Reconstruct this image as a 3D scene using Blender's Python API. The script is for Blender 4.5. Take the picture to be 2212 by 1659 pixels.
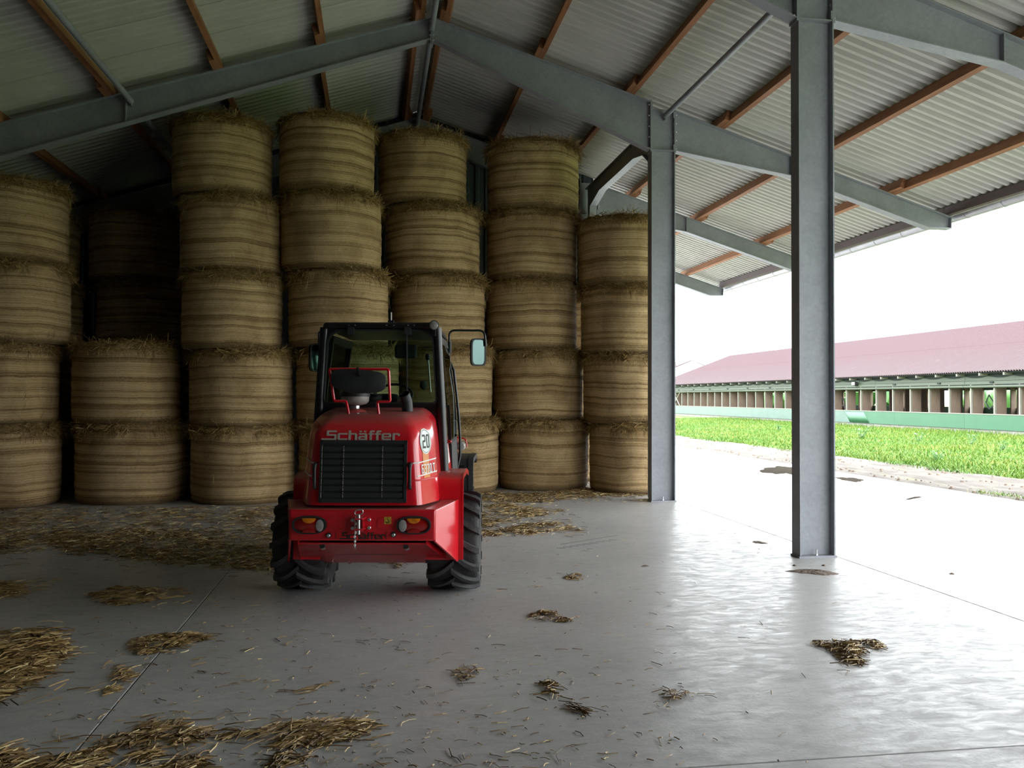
import bpy, math, random
from mathutils import Vector, Matrix

for _o in list(bpy.data.objects):
    bpy.data.objects.remove(_o)
scene = bpy.context.scene
COL = scene.collection
random.seed(7)

# ------------------------------------------------------------------ camera
F_PX, CAM_H = 1881.3, 1.686
YAW, PITCH, ROLL = 0.1553, 0.0159, 0.0024
_f = Vector((math.sin(YAW) * math.cos(PITCH), math.cos(YAW) * math.cos(PITCH), math.sin(PITCH)))
_r = Vector((math.cos(YAW), -math.sin(YAW), 0))
_u = _r.cross(_f)
CR = math.cos(ROLL) * _r + math.sin(ROLL) * _u
CU = -math.sin(ROLL) * _r + math.cos(ROLL) * _u
CO = Vector((0, 0, CAM_H))
cam_data = bpy.data.cameras.new('camera')
cam = bpy.data.objects.new('camera', cam_data)
COL.objects.link(cam)
cam_data.sensor_fit = 'HORIZONTAL'
cam_data.sensor_width = 36.0
cam_data.lens = F_PX / 2212 * 36.0
cam_data.clip_start = 0.05
cam_data.clip_end = 600
_m = Matrix((CR, CU, -_f)).transposed().to_4x4()
_m.translation = CO
cam.matrix_world = _m
scene.camera = cam

# ------------------------------------------------------------------ world, exposure
world = bpy.data.worlds.new('overcast_sky')
scene.world = world
world.use_nodes = True
_bg = world.node_tree.nodes['Background']
_bg.inputs['Color'].default_value = (0.93, 0.97, 1.0, 1)
# overcast sky: three times as bright overhead as at the horizon
_wn = world.node_tree.nodes; _wl = world.node_tree.links
_tc = _wn.new('ShaderNodeTexCoord'); _sx = _wn.new('ShaderNodeSeparateXYZ'); _mr = _wn.new('ShaderNodeMapRange')
_wl.new(_tc.outputs['Generated'], _sx.inputs[0]); _wl.new(_sx.outputs['Z'], _mr.inputs[0])
_mr.inputs[1].default_value = 0.0; _mr.inputs[2].default_value = 1.0; _mr.inputs[3].default_value = 0.43; _mr.inputs[4].default_value = 1.29
_wl.new(_mr.outputs[0], _bg.inputs['Strength'])
scene.view_settings.view_transform = 'Standard'
scene.view_settings.look = 'None'
scene.view_settings.gamma = 1.0
scene.view_settings.use_curve_mapping = False
scene.view_settings.exposure = 3.78

# ------------------------------------------------------------------ helpers
def ray(px, py):
    return _f + CR * ((px - 1106) / F_PX) - CU * ((py - 829.5) / F_PX)

def floor_at(px, py, z=0.0):
    q = ray(px, py)
    return CO + q * ((z - CAM_H) / q.z)

def link(o, parent=None):
    COL.objects.link(o)
    if parent is not None:
        o.parent = parent
    return o

def tag(o, label=None, cat=None, group=None, kind=None):
    if label: o['label'] = label
    if cat: o['category'] = cat
    if group: o['group'] = group
    if kind: o['kind'] = kind
    return o

def empty(name, loc=(0, 0, 0), rz=0.0, parent=None):
    o = bpy.data.objects.new(name, None)
    o.empty_display_size = 0.2
    o.location = loc
    o.rotation_euler = (0, 0, rz)
    return link(o, parent)

class MB:
    def __init__(s):
        s.v = []; s.f = []
    def add(s, vs, fs):
        b = len(s.v)
        s.v.extend([tuple(p) for p in vs])
        s.f.extend([tuple(i + b for i in f) for f in fs])
        return s
    def box(s, x0, x1, y0, y1, z0, z1):
        return s.add([(x0, y0, z0), (x1, y0, z0), (x1, y1, z0), (x0, y1, z0), (x0, y0, z1), (x1, y0, z1), (x1, y1, z1), (x0, y1, z1)],
                     [(0, 3, 2, 1), (4, 5, 6, 7), (0, 1, 5, 4), (1, 2, 6, 5), (2, 3, 7, 6), (3, 0, 4, 7)])
    def hexa(s, a, b):
        """a, b: two loops of points with equal count (bottom, top)"""
        n = len(a)
        vs = list(a) + list(b)
        fs = [tuple(range(n - 1, -1, -1)), tuple(range(n, 2 * n))]
        for i in range(n):
            j = (i + 1) % n
            fs.append((i, j, n + j, n + i))
        return s.add(vs, fs)
    def prism(s, pts, ext):
        e = Vector(ext)
        return s.hexa([Vector(p) for p in pts], [Vector(p) + e for p in pts])
    def tube(s, pts, r, n=10, cap=True):
        pts = [Vector(p) for p in pts]
        rs = r if isinstance(r, (list, tuple)) else [r] * len(pts)
        t0 = (pts[1] - pts[0]).normalized()
        ref = Vector((0, 0, 1)) if abs(t0.z) < 0.9 else Vector((1, 0, 0))
        nrm = (ref - t0 * ref.dot(t0)).normalized()
        vs = []; fs = []
        for i, p in enumerate(pts):
            if i == 0: t = t0
            elif i == len(pts) - 1: t = (pts[i] - pts[i - 1]).normalized()
            else: t = ((pts[i] - pts[i - 1]).normalized() + (pts[i + 1] - pts[i]).normalized()).normalized()
            nrm = (nrm - t * nrm.dot(t)).normalized()
            bn = t.cross(nrm)
            for k in range(n):
                a = 2 * math.pi * k / n
                vs.append(p + (nrm * math.cos(a) + bn * math.sin(a)) * rs[i])
        for i in range(len(pts) - 1):
            for k in range(n):
                k2 = (k + 1) % n
                fs.append((i * n + k, i * n + k2, (i + 1) * n + k2, (i + 1) * n + k))
        if cap:
            fs.append(tuple(range(n - 1, -1, -1)))
            fs.append(tuple(range((len(pts) - 1) * n, len(pts) * n)))
        return s.add(vs, fs)
    def lathe(s, prof, n=24, c=(0, 0, 0), axis='z', cap=True):
        """prof: list of (radius, height)"""
        vs = []; fs = []
        for r, h in prof:
            for k in range(n):
                a = 2 * math.pi * k / n
                p = (r * math.cos(a), r * math.sin(a), h)
                if axis == 'x': p = (h, r * math.cos(a), r * math.sin(a))
                elif axis == 'y': p = (r * math.sin(a), h, r * math.cos(a))
                vs.append((p[0] + c[0], p[1] + c[1], p[2] + c[2]))
        for i in range(len(prof) - 1):
            for k in range(n):
                k2 = (k + 1) % n
                fs.append((i * n + k, i * n + k2, (i + 1) * n + k2, (i + 1) * n + k))
        if cap:
            fs.append(tuple(range(n - 1, -1, -1)))
            fs.append(tuple(range((len(prof) - 1) * n, len(prof) * n)))
        return s.add(vs, fs)
    def plate(s, pts, nrm, t):
        """flat polygon pts (3D) given thickness t along nrm"""
        n = Vector(nrm).normalized() * t
        return s.prism(pts, n)
    def mesh(s, name, mat=None, smooth=None):
        m = bpy.data.meshes.new(name)
        m.from_pydata(s.v, [], s.f)
        m.validate()
        m.update()
        import bmesh
        b = bmesh.new(); b.from_mesh(m)
        bmesh.ops.recalc_face_normals(b, faces=b.faces)
        b.to_mesh(m); b.free()
        if mat is not None: m.materials.append(mat)
        if smooth is not None:
            for p in m.polygons: p.use_smooth = True
            m.set_sharp_from_angle(angle=math.radians(smooth))
        return m
    def build(s, name, mat, parent=None, smooth=None, bevel=0.0, seg=2):
        o = bpy.data.objects.new(name, s.mesh(name, mat, smooth))
        link(o, parent)
        if bevel > 0:
            b = o.modifiers.new('bevel', 'BEVEL')
            b.width = bevel; b.segments = seg; b.limit_method = 'ANGLE'; b.angle_limit = math.radians(35)
            b.harden_normals = False
        return o

def inst(name, mesh, parent=None, loc=(0, 0, 0), rot=(0, 0, 0), scale=None):
    o = bpy.data.objects.new(name, mesh)
    o.location = loc; o.rotation_euler = rot
    if scale is not None: o.scale = scale
    return link(o, parent)

# ------------------------------------------------------------------ materials
def newmat(name):
    m = bpy.data.materials.new(name); m.use_nodes = True
    nt = m.node_tree
    return m, nt, nt.nodes, nt.links, nt.nodes['Principled BSDF']

def N(nodes, typ, **kw):
    n = nodes.new(typ)
    for k, v in kw.items():
        if k in n.inputs: n.inputs[k].default_value = v
        else: setattr(n, k, v)
    return n

def ramp(nodes, stops):
    r = nodes.new('ShaderNodeValToRGB')
    e = r.color_ramp.elements
    while len(e) > len(stops): e.remove(e[-1])
    while len(e) < len(stops): e.new(0.5)
    for el, (p, c) in zip(e, stops):
        el.position = p
        el.color = (c[0], c[1], c[2], 1) if isinstance(c, (tuple, list)) else (c, c, c, 1)
    return r

def coords(nodes, links, scale=(1, 1, 1), space='Object', rnd=False):
    tc = nodes.new('ShaderNodeTexCoord')
    mp = nodes.new('ShaderNodeMapping')
    mp.inputs['Scale'].default_value = scale
    links.new(tc.outputs[space], mp.inputs['Vector'])
    if rnd:
        oi = nodes.new('ShaderNodeObjectInfo')
        mul = N(nodes, 'ShaderNodeMath', operation='MULTIPLY'); mul.inputs[1].default_value = 37.0
        links.new(oi.outputs['Random'], mul.inputs[0])
        links.new(mul.outputs[0], mp.inputs['Location'])
    return mp

def simple(name, col, rough=0.5, metal=0.0, var=0.12, scale=6.0, bump=0.0, bscale=60.0, rvar=0.0, spec=0.5, coat=0.0, space='Object', stretch=(1, 1, 1), rnd=False):
    """one colour with soft noise variation, optional fine bump"""
    m, nt, nd, ln, bs = newmat(name)
    mp = coords(nd, ln, stretch, space, rnd)
    nz = N(nd, 'ShaderNodeTexNoise', Scale=scale, Detail=6.0, Roughness=0.6)
    ln.new(mp.outputs[0], nz.inputs['Vector'])
    a = tuple(c * (1 - var) for c in col); b = tuple(min(1, c * (1 + var)) for c in col)
    rp = ramp(nd, [(0.3, a), (0.7, b)])
    ln.new(nz.outputs['Fac'], rp.inputs['Fac'])
    ln.new(rp.outputs['Color'], bs.inputs['Base Color'])
    bs.inputs['Roughness'].default_value = rough
    if rvar:
        rr = ramp(nd, [(0.3, max(0, rough - rvar)), (0.7, min(1, rough + rvar))])
        ln.new(nz.outputs['Fac'], rr.inputs['Fac']); ln.new(rr.outputs['Color'], bs.inputs['Roughness'])
    bs.inputs['Metallic'].default_value = metal
    bs.inputs['Specular IOR Level'].default_value = spec
    if coat:
        bs.inputs['Coat Weight'].default_value = coat
        bs.inputs['Coat Roughness'].default_value = 0.08
    if bump:
        n2 = N(nd, 'ShaderNodeTexNoise', Scale=bscale, Detail=4.0)
        ln.new(mp.outputs[0], n2.inputs['Vector'])
        bp = N(nd, 'ShaderNodeBump', Strength=bump, Distance=0.02)
        ln.new(n2.outputs['Fac'], bp.inputs['Height']); ln.new(bp.outputs[0], bs.inputs['Normal'])
    return m

def mat_concrete():
    m, nt, nd, ln, bs = newmat('power_floated_concrete')
    mp = coords(nd, ln, (1, 1, 1), 'Object')
    mp2 = coords(nd, ln, (0.9, 2.2, 1), 'Object')
    big = N(nd, 'ShaderNodeTexNoise', Scale=0.55, Detail=5.0, Roughness=0.6); ln.new(mp.outputs[0], big.inputs['Vector'])
    mid = N(nd, 'ShaderNodeTexNoise', Scale=5.5, Detail=9.0, Roughness=0.78, Distortion=0.8); ln.new(mp2.outputs[0], mid.inputs['Vector'])
    fine = N(nd, 'ShaderNodeTexNoise', Scale=45.0, Detail=4.0); ln.new(mp.outputs[0], fine.inputs['Vector'])
    r1 = ramp(nd, [(0.3, (0.3542, 0.3488, 0.3383)), (0.7, (0.4545, 0.4493, 0.4355))]); ln.new(big.outputs['Fac'], r1.inputs['Fac'])
    r2 = ramp(nd, [(0.32, 0.80), (0.7, 1.08)]); ln.new(mid.outputs['Fac'], r2.inputs['Fac'])
    mx = N(nd, 'ShaderNodeMix', data_type='RGBA', blend_type='MULTIPLY'); mx.inputs['Factor'].default_value = 1.0
    ln.new(r1.outputs['Color'], mx.inputs[6]); ln.new(r2.outputs['Color'], mx.inputs[7])
    # dark specks of trodden dirt
    sp = N(nd, 'ShaderNodeTexVoronoi', Scale=16.0, Randomness=1.0); ln.new(mp.outputs[0], sp.inputs['Vector'])
    rs = ramp(nd, [(0.02, 0.35), (0.05, 1.0)]); ln.new(sp.outputs['Distance'], rs.inputs['Fac'])
    mx2 = N(nd, 'ShaderNodeMix', data_type='RGBA', blend_type='MULTIPLY'); mx2.inputs['Factor'].default_value = 0.55
    ln.new(mx.outputs[2], mx2.inputs[6]); ln.new(rs.outputs['Color'], mx2.inputs[7])
    ln.new(mx2.outputs[2], bs.inputs['Base Color'])
    rr = ramp(nd, [(0.32, 0.58), (0.5, 0.40), (0.66, 0.20)]); ln.new(mid.outputs['Fac'], rr.inputs['Fac'])
    ln.new(rr.outputs['Color'], bs.inputs['Roughness'])
    bs.inputs['Specular IOR Level'].default_value = 0.22
    bp = N(nd, 'ShaderNodeBump', Strength=0.10, Distance=0.01); ln.new(fine.outputs['Fac'], bp.inputs['Height'])
    bp2 = N(nd, 'ShaderNodeBump', Strength=0.10, Distance=0.02); ln.new(mid.outputs['Fac'], bp2.inputs['Height'])
    ln.new(bp.outputs[0], bp2.inputs['Normal']); ln.new(bp2.outputs[0], bs.inputs['Normal'])
    return m

def mat_bale():
    m, nt, nd, ln, bs = newmat('net_wrapped_straw')
    wob = coords(nd, ln, (1.4, 1.4, 0.6), 'Object', rnd=True)
    wn = N(nd, 'ShaderNodeTexNoise', Scale=1.0, Detail=2.0); ln.new(wob.outputs[0], wn.inputs['Vector'])
    tc = nd.new('ShaderNodeTexCoord'); sx = nd.new('ShaderNodeSeparateXYZ'); ln.new(tc.outputs['Object'], sx.inputs[0])
    ws = N(nd, 'ShaderNodeMath', operation='MULTIPLY_ADD'); ws.inputs[1].default_value = 0.11
    ln.new(wn.outputs['Fac'], ws.inputs[0]); ln.new(sx.outputs['Z'], ws.inputs[2])
    oi = nd.new('ShaderNodeObjectInfo')
    ad = N(nd, 'ShaderNodeMath', operation='MULTIPLY_ADD'); ad.inputs[1].default_value = 23.0
    ln.new(oi.outputs['Random'], ad.inputs[0]); ln.new(ws.outputs[0], ad.inputs[2])
    def band(scale, detail):
        n = N(nd, 'ShaderNodeTexNoise', noise_dimensions='1D', Scale=scale, Detail=detail, Roughness=0.5)
        ln.new(ad.outputs[0], n.inputs['W']); return n
    b1 = band(9.5, 1.5); b2 = band(78.0, 0.5)
    r1 = ramp(nd, [(0.36, 0.0), (0.50, 0.75), (0.62, 1.0)]); ln.new(b1.outputs['Fac'], r1.inputs['Fac'])
    r2 = ramp(nd, [(0.38, 0.0), (0.62, 1.0)]); ln.new(b2.outputs['Fac'], r2.inputs['Fac'])
    # stalks lying round the bale
    stc = coords(nd, ln, (24, 24, 110), 'Object', rnd=True)
    sn = N(nd, 'ShaderNodeTexNoise', Scale=1.0, Detail=5.0, Roughness=0.75); ln.new(stc.outputs[0], sn.inputs['Vector'])
    # broad damp patches
    ptc = coords(nd, ln, (1.6, 1.6, 1.2), 'Object', rnd=True)
    pn = N(nd, 'ShaderNodeTexNoise', Scale=1.3, Detail=4.0); ln.new(ptc.outputs[0], pn.inputs['Vector'])
    base = ramp(nd, [(0.0, (0.1294, 0.0754, 0.0226)), (0.22, (0.2402, 0.1485, 0.0535)), (0.5, (0.5051, 0.3484, 0.1700)), (1.0, (0.8131, 0.5940, 0.3349))])
    s1 = N(nd, 'ShaderNodeMath', operation='MULTIPLY'); s1.inputs[1].default_value = 0.36; ln.new(r1.outputs['Color'], s1.inputs[0])
    s2 = N(nd, 'ShaderNodeMath', operation='MULTIPLY_ADD'); s2.inputs[1].default_value = 0.34; ln.new(r2.outputs['Color'], s2.inputs[0]); ln.new(s1.outputs[0], s2.inputs[2])
    s3 = N(nd, 'ShaderNodeMath', operation='MULTIPLY_ADD'); s3.inputs[1].default_value = 0.95; ln.new(sn.outputs['Fac'], s3.inputs[0]); ln.new(s2.outputs[0], s3.inputs[2])
    s4 = N(nd, 'ShaderNodeMath', operation='SUBTRACT'); s4.inputs[1].default_value = 0.33; ln.new(s3.outputs[0], s4.inputs[0])
    ln.new(s4.outputs[0], base.inputs['Fac'])
    pr = ramp(nd, [(0.36, (0.62, 0.58, 0.52)), (0.56, (1.0, 1.0, 1.0))]); ln.new(pn.outputs['Fac'], pr.inputs['Fac'])
    mx = N(nd, 'ShaderNodeMix', data_type='RGBA', blend_type='MULTIPLY'); mx.inputs['Factor'].default_value = 0.8
    ln.new(base.outputs['Color'], mx.inputs[6]); ln.new(pr.outputs['Color'], mx.inputs[7])
    # loose unwrapped straw at both rims
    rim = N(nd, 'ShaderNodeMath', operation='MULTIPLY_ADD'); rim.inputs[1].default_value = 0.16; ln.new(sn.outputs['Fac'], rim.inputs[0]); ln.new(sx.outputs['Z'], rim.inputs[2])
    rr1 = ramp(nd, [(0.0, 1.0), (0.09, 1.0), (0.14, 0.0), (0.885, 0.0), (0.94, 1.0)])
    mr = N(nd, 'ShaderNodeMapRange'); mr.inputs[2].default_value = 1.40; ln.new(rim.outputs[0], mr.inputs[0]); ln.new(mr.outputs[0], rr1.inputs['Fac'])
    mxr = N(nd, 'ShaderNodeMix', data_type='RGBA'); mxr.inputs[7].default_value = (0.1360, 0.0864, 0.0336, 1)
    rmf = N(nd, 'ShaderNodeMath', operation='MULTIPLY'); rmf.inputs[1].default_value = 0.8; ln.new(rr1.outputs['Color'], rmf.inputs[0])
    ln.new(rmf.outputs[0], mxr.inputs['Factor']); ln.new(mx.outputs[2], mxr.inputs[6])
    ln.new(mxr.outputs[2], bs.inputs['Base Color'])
    bs.inputs['Roughness'].default_value = 0.72
    bs.inputs['Specular IOR Level'].default_value = 0.3
    bp = N(nd, 'ShaderNodeBump', Strength=0.9, Distance=0.02); ln.new(s3.outputs[0], bp.inputs['Height']); ln.new(bp.outputs[0], bs.inputs['Normal'])
    return m

def mat_island(name, stops, rough=0.7, spec=0.3, noise=None):
    """colour picked at random for each separate straw or blade"""
    m, nt, nd, ln, bs = newmat(name)
    g = nd.new('ShaderNodeNewGeometry')
    rp = ramp(nd, stops)
    ln.new(g.outputs['Random Per Island'], rp.inputs['Fac'])
    if noise:
        mp = coords(nd, ln, (1, 1, 1), 'Object')
        nz = N(nd, 'ShaderNodeTexNoise', Scale=noise[0], Detail=4.0); ln.new(mp.outputs[0], nz.inputs['Vector'])
        r2 = ramp(nd, [(0.38, noise[1]), (0.62, noise[2])]); ln.new(nz.outputs['Fac'], r2.inputs['Fac'])
        mx = N(nd, 'ShaderNodeMix', data_type='RGBA', blend_type='MULTIPLY'); mx.inputs['Factor'].default_value = 1.0
        ln.new(rp.outputs['Color'], mx.inputs[6]); ln.new(r2.outputs['Color'], mx.inputs[7])
        ln.new(mx.outputs[2], bs.inputs['Base Color'])
    else:
        ln.new(rp.outputs['Color'], bs.inputs['Base Color'])
    bs.inputs['Roughness'].default_value = rough
    bs.inputs['Specular IOR Level'].default_value = spec
    return m

def mat_paint():
    """red machine paint with dust lying on the upward faces"""
    m, nt, nd, ln, bs = newmat('red_paint')
    mp = coords(nd, ln, (1, 1, 1), 'Object')
    nz = N(nd, 'ShaderNodeTexNoise', Scale=9.0, Detail=6.0, Roughness=0.65); ln.new(mp.outputs[0], nz.inputs['Vector'])
    g = nd.new('ShaderNodeNewGeometry'); sx = nd.new('ShaderNodeSeparateXYZ'); ln.new(g.outputs['Normal'], sx.inputs[0])
    up = ramp(nd, [(0.62, 0.0), (0.96, 1.0)]); ln.new(sx.outputs['Z'], up.inputs['Fac'])
    nr = ramp(nd, [(0.25, 0.35), (0.7, 0.85)]); ln.new(nz.outputs['Fac'], nr.inputs['Fac'])
    mu = N(nd, 'ShaderNodeMath', operation='MULTIPLY'); ln.new(up.outputs['Color'], mu.inputs[0]); ln.new(nr.outputs['Color'], mu.inputs[1])
    mx = N(nd, 'ShaderNodeMix', data_type='RGBA')
    mx.inputs[6].default_value = (0.6160, 0.0112, 0.0206, 1); mx.inputs[7].default_value = (0.1870, 0.1216, 0.1029, 1)
    ln.new(mu.outputs[0], mx.inputs['Factor']); ln.new(mx.outputs[2], bs.inputs['Base Color'])
    rr = N(nd, 'ShaderNodeMath', operation='MULTIPLY_ADD'); rr.inputs[1].default_value = 0.5; rr.inputs[2].default_value = 0.22
    ln.new(mu.outputs[0], rr.inputs[0]); ln.new(rr.outputs[0], bs.inputs['Roughness'])
    bs.inputs['Coat Weight'].default_value = 0.35; bs.inputs['Coat Roughness'].default_value = 0.07
    return m

def mat_glass(name, tint=(0.72, 0.86, 0.80), rough=0.02):
    """thin tinted pane: part transparent, part glossy reflection"""
    m = bpy.data.materials.new(name); m.use_nodes = True
    nt = m.node_tree; nd = nt.nodes; ln = nt.links
    nd.remove(nd['Principled BSDF'])
    out = nd['Material Output']
    tr = nd.new('ShaderNodeBsdfTransparent'); tr.inputs['Color'].default_value = (*tint, 1)
    gl = nd.new('ShaderNodeBsdfGlossy'); gl.inputs['Color'].default_value = (0.9, 1.0, 0.96, 1); gl.inputs['Roughness'].default_value = rough
    fr = nd.new('ShaderNodeFresnel'); fr.inputs['IOR'].default_value = 1.5
    mx = nd.new('ShaderNodeMixShader')
    ln.new(fr.outputs[0], mx.inputs[0]); ln.new(tr.outputs[0], mx.inputs[1]); ln.new(gl.outputs[0], mx.inputs[2])
    ln.new(mx.outputs[0], out.inputs['Surface'])
    return m

def mat_galv():
    m, nt, nd, ln, bs = newmat('galvanised_steel')
    mp = coords(nd, ln, (1, 1, 1), 'Object')
    vo = N(nd, 'ShaderNodeTexVoronoi', Scale=30.0); ln.new(mp.outputs[0], vo.inputs['Vector'])
    nz = N(nd, 'ShaderNodeTexNoise', Scale=2.2, Detail=7.0, Roughness=0.65); ln.new(mp.outputs[0], nz.inputs['Vector'])
    r1 = ramp(nd, [(0.3, (0.2200, 0.2310, 0.2530)), (0.7, (0.2970, 0.3102, 0.3355))]); ln.new(nz.outputs['Fac'], r1.inputs['Fac'])
    r2 = ramp(nd, [(0.0, 0.92), (1.0, 1.08)]); ln.new(vo.outputs['Color'], r2.inputs['Fac'])
    mx = N(nd, 'ShaderNodeMix', data_type='RGBA', blend_type='MULTIPLY'); mx.inputs['Factor'].default_value = 1.0
    ln.new(r1.outputs['Color'], mx.inputs[6]); ln.new(r2.outputs['Color'], mx.inputs[7]); ln.new(mx.outputs[2], bs.inputs['Base Color'])
    bs.inputs['Metallic'].default_value = 0.15; bs.inputs['Roughness'].default_value = 0.55
    return m

def mat_timber():
    m, nt, nd, ln, bs = newmat('larch_timber')
    mp = coords(nd, ln, (14, 0.9, 14), 'Object', rnd=True)
    nz = N(nd, 'ShaderNodeTexNoise', Scale=1.6, Detail=7.0, Roughness=0.7, Distortion=0.4); ln.new(mp.outputs[0], nz.inputs['Vector'])
    r = ramp(nd, [(0.28, (0.1600, 0.0600, 0.0224)), (0.55, (0.2880, 0.1240, 0.0496)), (0.8, (0.3680, 0.1760, 0.0800))]); ln.new(nz.outputs['Fac'], r.inputs['Fac'])
    ln.new(r.outputs['Color'], bs.inputs['Base Color']); bs.inputs['Roughness'].default_value = 0.7
    bp = N(nd, 'ShaderNodeBump', Strength=0.3, Distance=0.01); ln.new(nz.outputs['Fac'], bp.inputs['Height']); ln.new(bp.outputs[0], bs.inputs['Normal'])
    return m

def mat_barn_roof():
    m, nt, nd, ln, bs = newmat('faded_red_fibre_cement')
    tc = nd.new('ShaderNodeTexCoord'); sx = nd.new('ShaderNodeSeparateXYZ')
    g = nd.new('ShaderNodeNewGeometry'); ln.new(g.outputs['Position'], sx.inputs[0])
    mp = nd.new('ShaderNodeMapping'); mp.inputs['Scale'].default_value = (0.35, 2.2, 0.35); ln.new(g.outputs['Position'], mp.inputs['Vector'])
    nz = N(nd, 'ShaderNodeTexNoise', Scale=1.2, Detail=6.0, Roughness=0.7); ln.new(mp.outputs[0], nz.inputs['Vector'])
    # lichen grows on the lower courses
    low = N(nd, 'ShaderNodeMapRange'); low.inputs[1].default_value = 3.0; low.inputs[2].default_value = 4.6; low.inputs[3].default_value = 0.62; low.inputs[4].default_value = 0.0
    ln.new(sx.outputs['Z'], low.inputs[0])
    ad = N(nd, 'ShaderNodeMath', operation='MULTIPLY'); ln.new(low.outputs[0], ad.inputs[0])
    nr = ramp(nd, [(0.3, 0.5), (0.7, 1.4)]); ln.new(nz.outputs['Fac'], nr.inputs['Fac']); ln.new(nr.outputs['Color'], ad.inputs[1])
    mx = N(nd, 'ShaderNodeMix', data_type='RGBA'); mx.inputs[6].default_value = (0.0633, 0.0390, 0.0429, 1); mx.inputs[7].default_value = (0.0655, 0.0531, 0.0542, 1)
    ln.new(ad.outputs[0], mx.inputs['Factor'])
    sp = nd.new('ShaderNodeMapping'); sp.inputs['Scale'].default_value = (0.5, 3.0, 0.5); ln.new(g.outputs['Position'], sp.inputs['Vector'])
    vo = N(nd, 'ShaderNodeTexVoronoi', Scale=1.0); ln.new(sp.outputs[0], vo.inputs['Vector'])
    vr = ramp(nd, [(0.07, 1.0), (0.13, 0.0)]); ln.new(vo.outputs['Distance'], vr.inputs['Fac'])
    vm = N(nd, 'ShaderNodeMath', operation='MULTIPLY'); ln.new(vr.outputs['Color'], vm.inputs[0]); ln.new(low.outputs[0], vm.inputs[1])
    mx2 = N(nd, 'ShaderNodeMix', data_type='RGBA'); mx2.inputs[7].default_value = (0.11, 0.105, 0.105, 1)
    ln.new(mx.outputs[2], mx2.inputs[6]); ln.new(vm.outputs[0], mx2.inputs['Factor'])
    ln.new(mx2.outputs[2], bs.inputs['Base Color'])
    bs.inputs['Roughness'].default_value = 0.8
    bs.inputs['Specular IOR Level'].default_value = 0.15
    return m

def mat_dirt():
    m, nt, nd, ln, bs = newmat('rutted_dirt')
    mp = coords(nd, ln, (1.6, 0.35, 1), 'Object')
    nz = N(nd, 'ShaderNodeTexNoise', Scale=2.2, Detail=9.0, Roughness=0.75); ln.new(mp.outputs[0], nz.inputs['Vector'])
    r = ramp(nd, [(0.34, (0.0249, 0.0169, 0.0113)), (0.49, (0.0475, 0.0373, 0.0271)), (0.61, (0.0814, 0.0712, 0.0542)), (0.8, (0.0960, 0.0859, 0.0655))]); ln.new(nz.outputs['Fac'], r.inputs['Fac'])
    ln.new(r.outputs['Color'], bs.inputs['Base Color']); bs.inputs['Roughness'].default_value = 0.9
    bp = N(nd, 'ShaderNodeBump', Strength=0.6, Distance=0.05); ln.new(nz.outputs['Fac'], bp.inputs['Height']); ln.new(bp.outputs[0], bs.inputs['Normal'])
    return m

M = {}
M['concrete'] = mat_concrete()
M['bale'] = mat_bale()
M['straw'] = mat_island('loose_straw', [(0.0, (0.0665, 0.0380, 0.0114)), (0.45, (0.1900, 0.1121, 0.0342)), (0.8, (0.3800, 0.2517, 0.0902)), (0.93, (0.5510, 0.4180, 0.1805)), (1.0, (0.6840, 0.5890, 0.3230))], 0.55, 0.4)
M['fringe'] = mat_island('straw_fringe', [(0.0, (0.1100, 0.0638, 0.0187)), (0.45, (0.2640, 0.1650, 0.0528)), (0.85, (0.4840, 0.3300, 0.1265)), (1.0, (0.6820, 0.5170, 0.2420))], 0.6, 0.3)
M['chaff'] = simple('trodden_chaff', (0.0920, 0.0640, 0.0304), 0.9, var=0.5, scale=26, bump=0.8, bscale=70)
M['red'] = mat_paint()
M['galv'] = mat_galv()
M['timber'] = mat_timber()
M['sheet'] = simple('fibre_cement_sheet', (0.4310, 0.4268, 0.3854), 0.85, var=0.09, scale=1.4, bump=0.08, bscale=120, rnd=True)
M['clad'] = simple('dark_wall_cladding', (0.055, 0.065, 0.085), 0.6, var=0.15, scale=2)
M['black'] = simple('black_paint', (0.008, 0.008, 0.009), 0.38, var=0.2, scale=20, spec=0.5)
M['plastic'] = simple('black_plastic', (0.020, 0.021, 0.023), 0.55, var=0.2, scale=30)
M['dark'] = simple('dark_interior', (0.025, 0.027, 0.028), 0.7, var=0.2, scale=12)
M['rubber'] = simple('tyre_rubber', (0.028, 0.027, 0.027), 0.78, var=0.45, scale=11, bump=0.3, bscale=50)
M['lug'] = simple('tyre_lug_rubber', (0.052, 0.052, 0.053), 0.7, var=0.25, scale=14, bump=0.2, bscale=70)
M['rim'] = simple('rim_paint', (0.30, 0.28, 0.27), 0.5, var=0.2)
M['steel'] = simple('bright_steel', (0.62, 0.62, 0.62), 0.28, metal=0.9, var=0.1)
M['white'] = simple('white_vinyl', (0.62, 0.62, 0.60), 0.5, var=0.04)
M['silver'] = simple('beige_lettering', (0.42, 0.38, 0.33), 0.5, var=0.05)
M['orange'] = simple('orange_vinyl', (0.62, 0.20, 0.03), 0.35, var=0.05)
M['yellow'] = simple('yellow_vinyl', (0.68, 0.45, 0.03), 0.5, var=0.05)
M['sign'] = simple('sign_white', (0.66, 0.72, 0.67), 0.4, var=0.03)
M['ink'] = simple('black_ink', (0.015, 0.018, 0.016), 0.6, var=0.1)
M['lens_red'] = simple('red_lens', (0.34, 0.010, 0.010), 0.15, var=0.25, scale=40, coat=0.5)
M['lens_amber'] = simple('amber_lens', (0.70, 0.20, 0.01), 0.18, var=0.3, scale=40, coat=0.5)
M['lens_clear'] = simple('clear_lens', (0.33, 0.31, 0.30), 0.12, var=0.2, scale=60, coat=0.5)
M['cup'] = simple('grey_translucent_bowl', (0.30, 0.27, 0.25), 0.25, var=0.15, scale=20, coat=0.3)
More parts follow.
